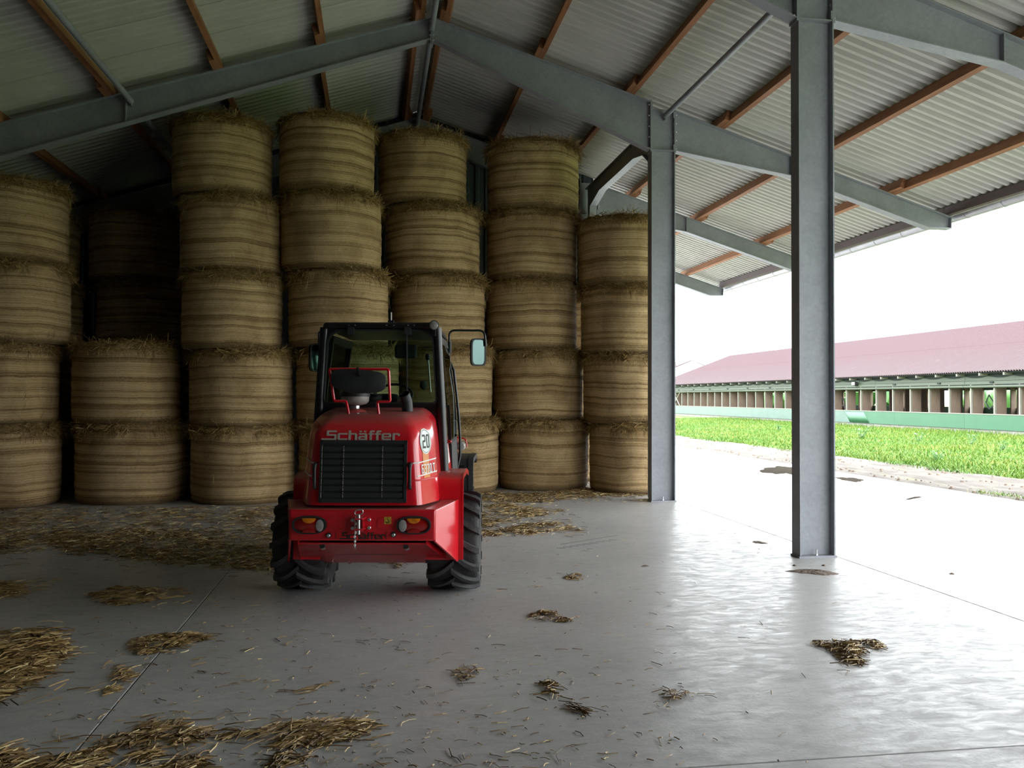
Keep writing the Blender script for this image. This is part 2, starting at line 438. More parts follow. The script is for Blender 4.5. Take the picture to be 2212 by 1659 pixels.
M['mirror'] = simple('mirror_glass', (0.050, 0.076, 0.069), 0.05, metal=1.0, var=0.03)
M['glass'] = mat_glass('tinted_window', (0.74, 0.82, 0.76))
M['seat'] = simple('seat_fabric', (0.022, 0.024, 0.026), 0.9, var=0.3, scale=60)
M['barn_roof'] = mat_barn_roof()
M['barn_brown'] = simple('brown_boards', (0.1709, 0.1220, 0.0895), 0.85, var=0.18, scale=4, stretch=(6.5088, 6.5088, 0.5695))
M['barn_green'] = simple('green_panel', (0.0244, 0.0936, 0.0455), 0.45, var=0.07, scale=1.2)
M['barn_tarp'] = simple('grey_green_tarp', (0.0692, 0.1139, 0.0936), 0.4, var=0.10, scale=1.4, bump=0.3, bscale=4)
M['barn_fascia'] = simple('pale_green_boards', (0.0692, 0.0854, 0.0635), 0.6, var=0.08, scale=1.0, stretch=(0.8136, 0.1627, 4.8816))
M['barn_dark'] = simple('dark_soffit', (0.018, 0.022, 0.024), 0.9, var=0.2)
M['barn_pale'] = simple('pale_timber_end', (0.1953, 0.1871, 0.1546), 0.8, var=0.1)
M['plinth'] = simple('concrete_plinth', (0.1790, 0.1709, 0.1546), 0.9, var=0.2, scale=2)
M['dirt'] = mat_dirt()
M['mud'] = simple('dried_mud', (0.1500, 0.1125, 0.0863), 0.95, var=0.25, scale=20, bump=0.8, bscale=30)
M['print'] = simple('dirt_print', (0.17, 0.165, 0.158), 0.7, var=0.15, scale=12)
M['soil'] = simple('grassy_soil', (0.0621, 0.1073, 0.0124), 0.95, var=0.35, scale=0.8)
M['grass'] = mat_island('grass_blades', [(0.0, (0.0339, 0.0960, 0.0079)), (0.6, (0.0746, 0.1446, 0.0113)), (0.9, (0.1186, 0.1605, 0.0203)), (1.0, (0.1582, 0.1525, 0.0452))], 0.6, 0.3,
                        noise=(0.35, (0.75, 0.95, 0.8), (1.25, 1.05, 1.0)))
M['weed'] = mat_island('weed_leaves', [(0.0, (0.0325, 0.1058, 0.0285)), (1.0, (0.0814, 0.1790, 0.0488))], 0.5, 0.4)
M['water'] = simple('damp_patch', (0.040, 0.035, 0.028), 0.6, var=0.2, spec=0.0)
M['gutter'] = simple('zinc_gutter', (0.3254, 0.3254, 0.3417), 0.4, metal=0.4, var=0.1)
M['fascia'] = simple('brown_fascia', (0.085, 0.060, 0.058), 0.7, var=0.15, stretch=(6, 0.5, 6))

# ------------------------------------------------------------------ hall: dimensions
XR, ZR, SL = 0.848, 7.678, 0.3174          # ridge position, top of rafters at the ridge, slope
AL = math.atan(SL)
XCL, XCR = 4.434, 4.837                    # column flanges (open side)
FY = [8.727 + 5.0 * k for k in range(-3, 4)]   # frame planes
XE = 9.827
HALL_Y0, HALL_Y1 = -6.6, 24.6
BACK_Y = 18.92
def zr(x): return ZR - SL * abs(x - XR)

# ------------------------------------------------------------------ floor
floor = empty('floor'); tag(floor, 'grey power floated concrete floor slabs with fine joints', None, None, 'structure')
xs = [-8.2, -1.40, 4.87, 10.55]; ys = [HALL_Y0, 3.83, 34.0]
for i in range(3):
    for j in range(2):
        mb = MB(); g = 0.003
        mb.box(xs[i] + g, xs[i + 1] - (g if i < 2 else 0), ys[j] + g, ys[j + 1] - g, -0.16, 0.0)
        mb.build('concrete_slab', M['concrete'], floor, bevel=0.004, seg=1)
tag(MB().box(-8.4, 10.5, HALL_Y0 - 0.2, 34.0, -0.30, -0.17).build('floor_bed', M['mud'], floor))

# ------------------------------------------------------------------ roof
ceiling = empty('ceiling'); tag(ceiling, 'pitched roof of pale corrugated sheets on brown timber purlins', None, None, 'structure')
WAVE, NW, AMP, TH = 0.177, 5, 0.028, 0.008
SW = WAVE * NW
def sheet_mesh(name, L, mat, wave=WAVE, nw=NW, amp=AMP, seg=8):
    """sheet with flat crests and troughs and sloping flanks, running down the slope"""
    mb = MB()
    prof = []
    for k in range(nw):
        for f, h in ((0.0, -1), (0.36, -1), (0.54, 1), (0.82, 1)):
            prof.append(((k + f) * wave, h * amp))
    prof += [(nw * wave, -amp - 0.004), (nw * wave + 0.36 * wave, -amp - 0.004)]
    n = len(prof) - 1; vs = []
    for x in (0.0, L):
        for t in (0.0, TH):
            for y, h in prof: vs.append((x, y, h + t))
    fs = []; q = n + 1
    for k in range(n):
        fs.append((k, k + 1, 2 * q + k + 1, 2 * q + k))
        fs.append((q + k, 3 * q + k, 3 * q + k + 1, q + k + 1))
        fs.append((k, q + k, q + k + 1, k + 1))
        fs.append((2 * q + k, 2 * q + k + 1, 3 * q + k + 1, 3 * q + k))
    mb.add(vs, fs)
    return mb.mesh(name, mat)
CA, SA = math.cos(AL), math.sin(AL)
PH = 0.165                                   # purlin height
OFF = PH + AMP + 0.004                        # sheet above rafter line
cuts = [0.02, 3.22, 6.30, 9.16]               # horizontal distances from the ridge
smesh = [sheet_mesh('roof_sheet', (cuts[i + 1] - cuts[i]) / CA + 0.12, M['sheet']) for i in range(3)]
ny = int((HALL_Y1 - HALL_Y0) / SW) + 1
for side in (1, -1):
    for i in range(3):
        if side == -1 and i == 2:
            pass
        d = cuts[i]
        lift = OFF - 0.006 * i
        px = XR + side * (d + lift * SA); pz = ZR - SL * d + lift * CA
        for j in range(ny):
            y0 = HALL_Y0 + j * SW
            if side == 1: inst('roof_sheet', smesh[i], ceiling, (px, y0, pz), (0, AL, 0))
            else: inst('roof_sheet', smesh[i], ceiling, (px, y0 + SW, pz), (0, AL, math.pi))
# ridge cap
mb = MB()
mb.hexa([(XR - 0.3, HALL_Y0, ZR + OFF - 0.06), (XR, HALL_Y0, ZR + OFF + 0.05), (XR + 0.3, HALL_Y0, ZR + OFF - 0.06), (XR, HALL_Y0, ZR + OFF + 0.03)],
        [(XR - 0.3, HALL_Y1, ZR + OFF - 0.06), (XR, HALL_Y1, ZR + OFF + 0.05), (XR + 0.3, HALL_Y1, ZR + OFF - 0.06), (XR, HALL_Y1, ZR + OFF + 0.03)])
mb.build('ridge_cap', M['sheet'], ceiling)
# timber purlins, lapped side by side over every rafter
PW = 0.075
pl = 5.0 + 0.9
pm = MB().box(-PW / 2, PW / 2, 0, pl, 0.0, PH).mesh('purlin', M['timber'])
for side in (1, -1):
    for d in (0.19, 1.705, 3.225, 4.77, 6.30, 7.84):
        for k, y in enumerate(FY[:-1]):
            sh = (0.039 if k % 2 else -0.039)
            o = inst('purlin', pm, ceiling, (XR + side * d + sh * CA, y - 0.45, ZR - SL * d - side * 0 - (sh * SL if side == 1 else -sh * SL)), (0, side * AL, 0))
# eave boards
for side in (1, -1):
    x0 = XR + side * (XE - XR)
    for k, y in enumerate(FY[:-1]):
        MB().box(min(x0 - side * 0.10, x0), max(x0 - side * 0.10, x0), y, y + 4.99, 4.86, 5.0).build('eave_board', M['fascia'], ceiling)

# ------------------------------------------------------------------ steel frames
def strip(mb, p0, p1, y, hw, t):
    """flange plate between two (x,z) points, thickness t upward"""
    d = Vector((p1[0] - p0[0], 0, p1[1] - p0[1])).normalized(); n = Vector((-d.z, 0, d.x))
    if n.z < 0: n = -n
    a = Vector((p0[0], y - hw, p0[1])); b = Vector((p1[0], y - hw, p1[1]))
    mb.prism([a, b, b + n * t, a + n * t], (0, 2 * hw, 0))
FT = 0.014
def rafter(name, y, top, bot, label, endplates=(), stiff=(), group=None):
    r = empty(name, (0, 0, 0)); tag(r, label, 'beam', group)
    web = [(x, z - 0.01) for x, z in top] + [(x, z + 0.01) for x, z in reversed(bot)]
    MB().prism([(x, y - 0.005, z) for x, z in web], (0, 0.010, 0)).build('web', M['galv'], r)
    mb = MB()
    for a, b in zip(top[:-1], top[1:]): strip(mb, (a[0], a[1] - FT), (b[0], b[1] - FT), y, 0.085, FT)
    mb.build('top_flange', M['galv'], r)
    mb = MB()
    for a, b in zip(bot[:-1], bot[1:]): strip(mb, a, b, y, 0.085, FT)
    mb.build('bottom_flange', M['galv'], r)
    for x, z0, z1 in endplates:
        MB().box(x - 0.009, x + 0.009, y - 0.09, y + 0.09, z0, z1).build('end_plate', M['galv'], r)
        nb = 5
        for q in range(nb):
            zz = z0 + 0.07 + (z1 - z0 - 0.14) * q / (nb - 1)
            for yy in (-0.05,):
                MB().lathe([(0.013, -0.028), (0.013, 0.028)], 6, (x, y + yy, zz), 'x').build('bolt', M['steel'], r)
    for x, z0, z1 in stiff:
        MB().box(x - 0.006, x + 0.006, y - 0.08, y + 0.08, z0, z1).build('stiffener', M['galv'], r)
    return r
names = ['first frame', 'second frame', 'overhead frame', 'frame at nearer column', 'frame at farther column', 'frame at end wall', 'frame beyond end wall']
bays = ['', 'second bay', 'overhead bay', 'loader bay', 'bale bay']
XLW = XR - (XE - XR)                           # left eave
cols = []
def column(x0, x1, y, ztop, zj, label, group, joint=True):
    c = empty('steel_column', ((x0 + x1) / 2, y, 0)); tag(c, label, 'column', group)
    h = (x1 - x0) / 2
    MB().box(-h + 0.012, h - 0.012, -0.005, 0.005, 0.02, ztop).build('web', M['galv'], c)
    MB().box(-h, -h + 0.0145, -0.09, 0.09, 0.02, ztop + 0.05 if joint else ztop).build('flange', M['galv'], c)
    MB().box(h - 0.0145, h, -0.09, 0.09, 0.02, ztop - 0.06 if joint else ztop).build('flange', M['galv'], c)
    MB().box(-h - 0.012, h + 0.012, -0.1, 0.1, 0.0, 0.02).build('base_plate', M['galv'], c)
    for bx in (0.0,):
        for by in (-0.06, 0.06):
            MB().tube([(bx, by, 0.02), (bx, by, 0.085)], 0.009, 8).build('anchor_bolt', M['steel'], c)
            MB().lathe([(0.018, 0.02), (0.018, 0.038)], 6, (bx, by, 0)).build('nut', M['steel'], c)
    if joint:
        MB().box(-h + 0.0145, h - 0.0145, -0.082, 0.082, zj, zj + 0.014).build('stiffener', M['galv'], c)
        for zz0, zz1 in ((zj + 0.02, zj + 0.11), (ztop - 0.16, ztop - 0.04)):
            MB().box(h - 0.030, h - 0.0145, -0.088, -0.06, zz0, zz1).build('packing_plate', M['galv'], c)
    return c
for k, y in enumerate(FY):
    w = names[k]
    xl, xc = XLW + 0.45, XCL - 0.02
    rafter('steel_rafter', y, [(xl, zr(xl)), (XR - 0.02, ZR)], [(xl, zr(xl) - 0.565), (XR - 0.02, ZR - 0.345)],
           'grey steel roof beam on the closed side of the ridge, ' + w, [(XR - 0.012, ZR - 0.42, ZR + 0.02)],
           [(-3.7, zr(-3.7) - 0.44, zr(-3.7) - 0.01)])
    rafter('steel_rafter', y, [(XR + 0.02, ZR), (xc, zr(xc))], [(XR + 0.02, ZR - 0.345), (xc, zr(xc) - 0.80)],
           'grey steel roof beam deepening from ridge to column row, ' + w, [(XR + 0.012, ZR - 0.42, ZR + 0.02), (xc + 0.011, zr(xc) - 0.83, zr(xc) + 0.02)])
    xa = XCR + 0.02
    rafter('steel_rafter', y, [(xa, zr(xa)), (XE, zr(XE))], [(xa, zr(xa) - 0.66), (6.88, zr(6.88) - 0.345), (9.40, zr(9.40) - 0.335), (XE, zr(9.40) - 0.335)],
           'grey cantilever beam reaching from column to gutter, ' + w, [(xa - 0.011, zr(xa) - 0.69, zr(xa) + 0.01)],
           [(XE - 0.01, zr(9.4) - 0.33, zr(XE)), (6.88, zr(6.88) - 0.33, zr(6.88) - 0.01)])
    if k in (3, 4):
        lab = 'nearer of the two grey steel I-section columns, dried mud at its foot' if k == 3 else 'farther of the two grey steel I-section columns, in front of a bale stack'
    elif k == 5: lab = 'grey steel column at the dark end wall behind the bales'
    else: lab = 'grey steel column of the open side, ' + w
    column(XCL, XCR, y, zr((XCL + XCR) / 2) - 0.03, zr(XCL) - 0.80, lab, None)
    column(XLW + 0.06, XLW + 0.44, y, zr(XLW + 0.25) - 0.03, 4.0, 'grey steel column against the closed side wall, ' + w, None, False)

# longitudinal tubes between the frames
def strut(x, z, y0, y1, label, r=0.044):
    t = empty('bracing_tube', (x, y0, z)); tag(t, label, 'tube')
    L = y1 - y0
    MB().tube([(0, 0.10, 0), (0, L - 0.10, 0)], r, 14).build('tube', M['galv'], t, smooth=40)
    for yy in (0.012, L - 0.10):
        MB().box(-0.006, 0.006, yy, yy + 0.09, -0.06, 0.06).build('end_tab', M['galv'], t)
for k in range(1, 5):
    y0, y1 = FY[k] + 0.006, FY[k + 1] - 0.006
    b = bays[k]
    strut(XR, 7.50, y0, y1, 'thin grey steel tube under the ridge, ' + b)
    strut(-3.62, 6.09, y0, y1, 'thin grey steel tube beside a purlin of the closed roof slope, ' + b)
    if k in (1, 2, 3): strut((XCL + XCR) / 2 + 0.03, 6.31, y0, y1, 'thin grey tube joining the heads of two columns, ' + b)
# portal brace between the farther column and the end wall column
pb = empty('portal_brace', (4.60, 0, 0)); tag(pb, 'dark longitudinal steel portal with chamfered corners above the bales', 'brace')
ya, yb = FY[4] + 0.10, FY[5] - 0.10
low = [(ya + 0.30, 0.02), (ya + 0.30, 5.70), (ya + 0.62, 5.89), (ya + 1.15, 5.98), (yb - 1.25, 5.98), (yb - 0.47, 5.82), (yb - 0.44, 5.62), (yb - 0.44, 0.02)]
MB().prism([(-0.006, a, b) for a, b in low] + [(-0.006, yb, 0.02), (-0.006, yb, 6.27), (-0.006, ya, 6.27), (-0.006, ya, 0.02)], (0.012, 0, 0)).build('web', M['galv'], pb)
for a, b in zip(low[1:-2], low[2:-1]):
    d = Vector((0, b[0] - a[0], b[1] - a[1])).normalized(); n = Vector((0, -d.z, d.y)) * 0.014
    A = Vector((-0.075, a[0], a[1])); B = Vector((-0.075, b[0], b[1]))
    MB().prism([A, B, B - n, A - n], (0.15, 0, 0)).build('flange', M['galv'], pb)
for a, b, c, d in ((ya + 0.286, ya + 0.30, 0.02, 5.70), (yb - 0.44, yb - 0.426, 0.02, 5.62)):
    MB().box(-0.075, 0.075, a, b, c, d).build('flange', M['galv'], pb)
MB().box(-0.075, 0.075, ya, yb, 6.27, 6.284).build('flange', M['galv'], pb)

# gutter on the open side
gt = empty('gutter', (9.95, 0, 4.855)); tag(gt, 'half round zinc gutter along the open eave', 'gutter')
mb = MB(); prof = []
for q in range(13):
    a = math.pi + math.pi * q / 12
    prof.append((0.088 * math.cos(a), 0.088 * math.sin(a)))
for q in range(12, -1, -1):
    a = math.pi + math.pi * q / 12
    prof.append((0.081 * math.cos(a), 0.081 * math.sin(a)))
mb.prism([(x, HALL_Y0, z) for x, z in prof], (0, HALL_Y1 - HALL_Y0, 0)); mb.build('trough', M['gutter'], gt, smooth=40)
hk = MB()
pr2 = [(0.094 * math.cos(math.pi + math.pi * q / 8), 0.094 * math.sin(math.pi + math.pi * q / 8)) for q in range(9)]
hk.prism([(x, 0, z) for x, z in pr2] + [(x * 0.9, 0, z * 0.9) for x, z in reversed(pr2)], (0, 0.03, 0))
hm = hk.mesh('gutter_hook', M['gutter'])
y = 8.0
while y < HALL_Y1 - 0.3:
    inst('gutter_hook', hm, gt, (0, y, 0)); y += 0.9

# ------------------------------------------------------------------ walls
def ribbed(name, p0, p1, ztop, label, inward):
    """vertical trapezoid cladding between two floor points; ztop(x,y)"""
    p0 = Vector(p0); p1 = Vector(p1); d = (p1 - p0); L = d.length; d.normalize(); n = Vector(inward)
    prof = []; s = 0.0
    while s < L:
        for ds, h in ((0, 0), (0.10, 0), (0.13, 0.03), (0.19, 0.03)):
            if s + ds < L: prof.append((s + ds, h))
        s += 0.22
    prof.append((L, 0))
    vs = []; fs = []
    for s, h in prof:
        q = p0 + d * s
        f = q + n * h; b = q - n * 0.05
        zt = ztop(q.x, q.y)
        vs += [(f.x, f.y, 0), (f.x, f.y, zt), (b.x, b.y, 0), (b.x, b.y, zt)]
    for i in range(len(prof) - 1):
        a, c = 4 * i, 4 * i + 4
        fs += [(a, c, c + 1, a + 1), (a + 2, a + 3, c + 3, c + 2), (a + 1, c + 1, c + 3, a + 3)]
    o = MB().add(vs, fs).build(name, M['clad'])
    tag(o, label, None, None, 'structure')
    return o
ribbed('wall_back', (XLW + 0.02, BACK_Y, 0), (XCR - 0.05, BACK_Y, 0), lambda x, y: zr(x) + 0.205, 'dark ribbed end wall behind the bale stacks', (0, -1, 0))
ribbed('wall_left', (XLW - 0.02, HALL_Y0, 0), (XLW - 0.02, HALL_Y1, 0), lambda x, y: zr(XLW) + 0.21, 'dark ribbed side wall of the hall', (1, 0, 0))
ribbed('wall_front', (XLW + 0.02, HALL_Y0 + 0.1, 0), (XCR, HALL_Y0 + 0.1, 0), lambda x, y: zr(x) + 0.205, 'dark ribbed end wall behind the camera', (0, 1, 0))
ribbed('wall_right_added', (XCR + 0.06, HALL_Y0, 0), (XCR + 0.06, FY[1] + 2.5, 0), lambda x, y: zr(x) + 0.205, 'dark ribbed side wall added behind the camera to block light', (-1, 0, 0))  # unseen wall added to keep side light off the closed side

# ------------------------------------------------------------------ straw helpers
def straw(mb, p, d, L, w, bend, rng):
    """one stalk: thin bent three-sided tube"""
    d = d.normalized()
    s = d.cross(Vector((0, 0, 1)))
    if s.length < 0.05: s = Vector((1, 0, 0))
    s.normalize(); u = s.cross(d)
    mid = p + d * (L * 0.5) + bend
    end = p + d * L
    vs = []
    for q in (p, mid, end):
        vs += [q + s * w, q - s * w, q + u * (w * 1.2)]
    fs = []
    for i in (0, 3):
        for a, b in ((0, 1), (1, 2), (2, 0)):
            fs.append((i + a, i + b, i + 3 + b, i + 3 + a))
    mb.add(vs, fs)

def raw_mesh(mb, name, mat):
    m = bpy.data.meshes.new(name); m.from_pydata([tuple(v) for v in mb.v], [], mb.f); m.update(); m.materials.append(mat)
    return m

# ------------------------------------------------------------------ round bales
BH, BR = 1.25, 0.83
def bale_mesh(seed):
    rng = random.Random(seed)
    n, rings = 80, 44
    ph = [rng.uniform(0, 6.28) for _ in range(12)]
    zb = [rng.uniform(0, 6.28) for _ in range(8)]
    vs = []; fs = []
    for i in range(rings + 1):
        t = i / rings; z = t * BH
        e = min(t, 1 - t) * BH
        ed = 0.0 if e > 0.07 else 0.05 * (1 - e / 0.07) ** 2
        for k in range(n):
            a = 2 * math.pi * k / n
            r = 1.0 - ed / BR
            r += 0.012 * math.sin(math.pi * t) + 0.007 * math.sin(2 * a + ph[0]) + 0.005 * math.sin(3 * a + ph[1] + 3 * t)
            r += 0.0045 * math.sin(38 * t + zb[0] + 0.5 * math.sin(a + ph[2])) + 0.0035 * math.sin(67 * t + zb[1] + 0.6 * math.sin(a + ph[3])) + 0.002 * math.sin(7 * a + 20 * t + ph[4])
            zz = z + (0.012 * math.sin(2 * a + ph[5]) if 0 < i < rings else 0)
            vs.append((BR * r * math.cos(a), BR * r * math.sin(a), zz))
    for i in range(rings):
        for k in range(n):
            k2 = (k + 1) % n
            fs.append((i * n + k, i * n + k2, (i + 1) * n + k2, (i + 1) * n + k))
    return MB().add(vs, fs)
def ends_mesh(seed, which):
    rng = random.Random(seed); mb = MB(); n = 40
    for z, s in (((0.004, -1), (BH - 0.004, 1))[which],):
        vs = [(0, 0, z + s * 0.004)]; fs = []
        for j, rr in enumerate((0.3, 0.55, 0.76)):
            for k in range(n):
                a = 2 * math.pi * k / n
                vs.append((rr * math.cos(a), rr * math.sin(a), z + rng.uniform(-0.004, 0.004)))
        for k in range(n):
            k2 = (k + 1) % n
            fs.append((0, 1 + k, 1 + k2))
            for j in range(2):
                fs.append((1 + j * n + k, 1 + (j + 1) * n + k, 1 + (j + 1) * n + k2, 1 + j * n + k2))
        mb.add(vs, fs)
    return mb
def fringe_mesh(seed):
    rng = random.Random(seed); mb = MB()
    lump = [rng.uniform(0, 6.28) for _ in range(4)]
    for _ in range(4600):
        a = rng.uniform(0, 2 * math.pi)
        den = 0.55 + 0.3 * math.sin(3 * a + lump[0]) + 0.25 * math.sin(7 * a + lump[1])
        if rng.random() > den: continue
        q_ = rng.random() ** 1.6; r = BR * (0.93 + 0.075 * min(1, q_ * 2.2)); top = BH + 0.015 - 0.15 * q_
        out = Vector((math.cos(a), math.sin(a), 0)); tan = Vector((-math.sin(a), math.cos(a), 0))
        d = out * rng.uniform(0.05, 0.62) + tan * rng.gauss(0, 0.9) + Vector((0, 0, rng.gauss(-0.3, 0.5)))
        L = 0.05 + 0.17 * rng.random() ** 1.5
        p = Vector((r * math.cos(a), r * math.sin(a), top))
        straw(mb, p, d, L, rng.uniform(0.002, 0.0042), Vector((0, 0, rng.uniform(-0.02, 0.02))), rng)
    for _ in range(220):                                  # long hanging stalks and loose ends on the skin
        a = rng.uniform(0, 2 * math.pi)
        out = Vector((math.cos(a), math.sin(a), 0)); tan = Vector((-math.sin(a), math.cos(a), 0))
        if rng.random() < 0.35:
            p = Vector((0, 0, BH - rng.uniform(0.02, 0.1))) + out * (BR * 0.99)
            d = out * rng.uniform(0.12, 0.4) + tan * rng.gauss(0, 0.3) + Vector((0, 0, -1)); L = rng.uniform(0.12, 0.28)
        else:
            p = Vector((0, 0, rng.uniform(0.08, BH - 0.08))) + out * (BR * 1.012)
            d = out * rng.uniform(0.02, 0.25) + tan * rng.gauss(0, 1) + Vector((0, 0, rng.gauss(0, 0.8))); L = rng.uniform(0.05, 0.16)
        straw(mb, p, d, L, rng.uniform(0.0015, 0.003), out * rng.uniform(0, 0.012), rng)
    return mb
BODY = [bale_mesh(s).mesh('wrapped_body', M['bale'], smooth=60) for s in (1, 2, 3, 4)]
ENDS = [ends_mesh(5 + q, q).mesh('end_face', M['chaff'], smooth=60) for q in (0, 1)]
FRNG = [raw_mesh(fringe_mesh(s), 'straw_fringe', M['fringe']) for s in (11, 12, 13, 14, 15)]
ORD = ['bottom', 'second', 'third', 'fourth', 'fifth']
_bn = [0]
def bale(x, y, z, h, rad, label, group):
    i = _bn[0]; _bn[0] += 1
    rng = random.Random(100 + i)
    rz = rng.uniform(0, 6.28)
    b = empty('straw_bale', (x, y, z), rz); tag(b, label, 'bale', group)
    b.rotation_euler = (rng.uniform(-0.006, 0.006), rng.uniform(-0.006, 0.006), rz)
    sc = (rad / BR, rad / BR, h / BH)
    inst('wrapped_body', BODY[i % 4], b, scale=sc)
    inst('end_face', ENDS[0], b, scale=sc); inst('end_face', ENDS[1], b, scale=sc)
    f = inst('straw_fringe', FRNG[(i * 3) % 5], b, scale=sc); f['kind'] = 'stuff'
    return b
# bale centres and radii, bottom to top
def stack(spots, h, name):
    z = 0.0; n = len(spots)
    for k, (x, y, r) in enumerate(spots):
        hh = h[k] if isinstance(h, list) else h
        bale(x, y, z, hh, r, 'round straw bale, %s of the %s' % ('top' if k == n - 1 else ORD[k], name), 'round straw bales stacked on end')
        z += hh
stack([(4.625, 15.48, 0.745), (4.565, 15.56, 0.785), (4.53, 15.58, 0.79), (4.50, 15.60, 0.80)], 1.237, 'four-high stack standing behind the farther steel column')
stack([(3.15, 16.25, 0.835), (3.04, 16.28, 0.84), (2.933, 16.31, 0.855), (2.933, 16.31, 0.855), (2.948, 16.32, 0.865)], 1.287, 'five-high stack between the column stack and the mirror-side stack')
stack([(1.407, 16.03, 0.825), (1.289, 16.04, 0.83), (1.138, 16.06, 0.845), (1.033, 16.08, 0.85), (0.835, 16.04, 0.795)], [1.30, 1.285, 1.28, 1.275, 1.275], "five-high stack seen behind the loader's right-hand mirror")
stack([(-0.41, 14.97, 0.85), (-0.458, 14.96, 0.84), (-0.618, 14.93, 0.815), (-0.751, 14.93, 0.825), (-0.821, 14.88, 0.775)], 1.252, "five-high stack seen above the loader's cab roof")
stack([(-2.147, 14.88, 0.81), (-2.175, 14.865, 0.80), (-2.323, 14.82, 0.785), (-2.358, 14.815, 0.78), (-2.494, 14.78, 0.765)], 1.224, 'five-high stack next to the low two-bale pair')
stack([(-3.925, 15.135, 0.86), (-4.006, 15.07, 0.82)], [1.275, 1.265], 'low two-bale pair')
stack([(-5.80, 14.76, 0.83), (-5.84, 14.74, 0.83), (-5.70, 14.80, 0.83), (-5.72, 14.78, 0.83)], 1.252, 'four-high stack beside the low pair')
stack([(-4.45, 17.42, 0.84), (-4.40, 17.42, 0.84), (-4.34, 17.42, 0.83), (-4.47, 17.42, 0.84)], 1.275, 'dim four-high stack rising behind the low pair')
stack([(-6.32, 17.20, 0.85), (-6.30, 17.2, 0.85), (-6.28, 17.2, 0.85), (-6.34, 17.2, 0.85)], 1.25, 'dim four-high stack half hidden behind the side stack')
stack([(3.95, 17.85, 0.80), (3.93, 17.85, 0.80), (3.95, 17.85, 0.80)], 1.25, 'added back stack blocking gap light beside the column stack')  # added bales, keep the bright yard from showing through the gap
stack([(-2.75, 17.30, 0.83), (-2.75, 17.3, 0.83), (-2.72, 17.3, 0.83), (-2.75, 17.3, 0.83)], 1.25, 'added back stack blocking gap light beside the low pair')  # added bales, close the pale sliver between the front stacks

# ------------------------------------------------------------------ wheel loader
LD, LLAT = 7.75, 1.156
loader = empty('wheel_loader', (0.057, 7.836, 0), -YAW)
tag(loader, 'red compact wheel loader with black cab parked facing the bales', 'wheel loader')
def T(px, py, D):
    return Vector(((px - 1106) * D / F_PX + LLAT, D - LD, CAM_H - (py - 859.5) * D / F_PX))
def part(mb, name, mat, parent=loader, smooth=None, bevel=0.0, seg=2):
    return mb.build(name, M[mat], parent, smooth, bevel, seg)

# --- wheels
TR, TW = 0.432, 0.44
def tyre_mesh():
    h = TW / 2; mb = MB()
    prof = [(0.235, -h + 0.06), (0.25, -h + 0.03), (0.30, -h + 0.004), (0.345, -h), (0.378, -h + 0.012), (0.392, -h + 0.04), (0.397, -h + 0.10), (0.401, 0)]
    prof = prof + [(r, -x) for r, x in reversed(prof[:-1])]
    mb.lathe(prof, 64, axis='x', cap=False)
    return mb.mesh('wheel', M['rubber'], smooth=60)
def lug_mesh(side):
    mb = MB(); st = []
    n = 7
    for i in range(n):
        t = i / (n - 1); x = -0.012 + t * 0.238
        a = -0.40 * t - 0.06 * math.sin(t * math.pi)
        ro = TR - 0.012 * t * t; ri = 0.385
        if t > 0.9: ro = 0.405; ri = 0.345
        hw = 0.068 + 0.014 * t
        loop = []
        for aa, rr in ((a - hw, ri), (a - hw * 0.75, ro), (a + hw * 0.75, ro), (a + hw, ri)):
            loop.append((side * x, -rr * math.cos(aa), rr * math.sin(aa)))
        st.append(loop)
    vs = [p for l in st for p in l]; fs = []
    for i in range(n - 1):
        for k in range(4):
            k2 = (k + 1) % 4
            fs.append((i * 4 + k, i * 4 + k2, i * 4 + 4 + k2, i * 4 + 4 + k))
    fs.append((3, 2, 1, 0)); fs.append(tuple(range((n - 1) * 4, n * 4)))
    mb.add(vs, fs)
    return mb.mesh('tread_lug', M['lug'], smooth=35)
_ty = tyre_mesh(); _lg = {1: lug_mesh(1), -1: lug_mesh(-1)}
_rm = MB().lathe([(0.0, 0.07), (0.10, 0.075), (0.12, 0.04), (0.20, 0.05), (0.225, 0.10), (0.245, 0.165), (0.25, 0.165), (0.25, -0.165), (0.235, -0.165), (0.21, -0.06), (0.0, -0.06)], 32, axis='x', cap=False).mesh('rim', M['rim'], smooth=40)
def wheel(x, y, steer=0.0, spin=0.0):
    w = inst('wheel', _ty, loader, (x, y, TR - 0.004), (0, 0, steer))
    inst('rim', _rm, w, rot=(0, 0, 0 if x > 0 else math.pi))
    NL = 15
    for k in range(NL):
        inst('tread_lug', _lg[1], w, rot=(spin + k * 2 * math.pi / NL, 0, 0))
        inst('tread_lug', _lg[-1], w, rot=(spin + (k + 0.5) * 2 * math.pi / NL, 0, 0))
wheel(0.656, 0.0, 0, 0.10); wheel(-0.656, 0.0, 0, 0.22)
wheel(0.50, 1.86); wheel(-0.50, 1.86)
part(MB().tube([(-0.5, 0, 0.43), (0.5, 0, 0.43)], 0.075, 14), 'rear_axle', 'black', smooth=40)
part(MB().tube([(-0.4, 1.86, 0.43), (0.4, 1.86, 0.43)], 0.075, 14), 'front_axle', 'black', smooth=40)
part(MB().box(-0.30, 0.30, -0.62, 0.75, 0.40, 0.90), 'chassis', 'black', bevel=0.02)
part(MB().box(-0.28, 0.28, 0.95, 2.35, 0.40, 0.95), 'front_frame', 'red', bevel=0.02)
part(MB().tube([(0, 0.7, 0.62), (0, 1.0, 0.62)], 0.12, 16), 'articulation_joint', 'black', smooth=40)

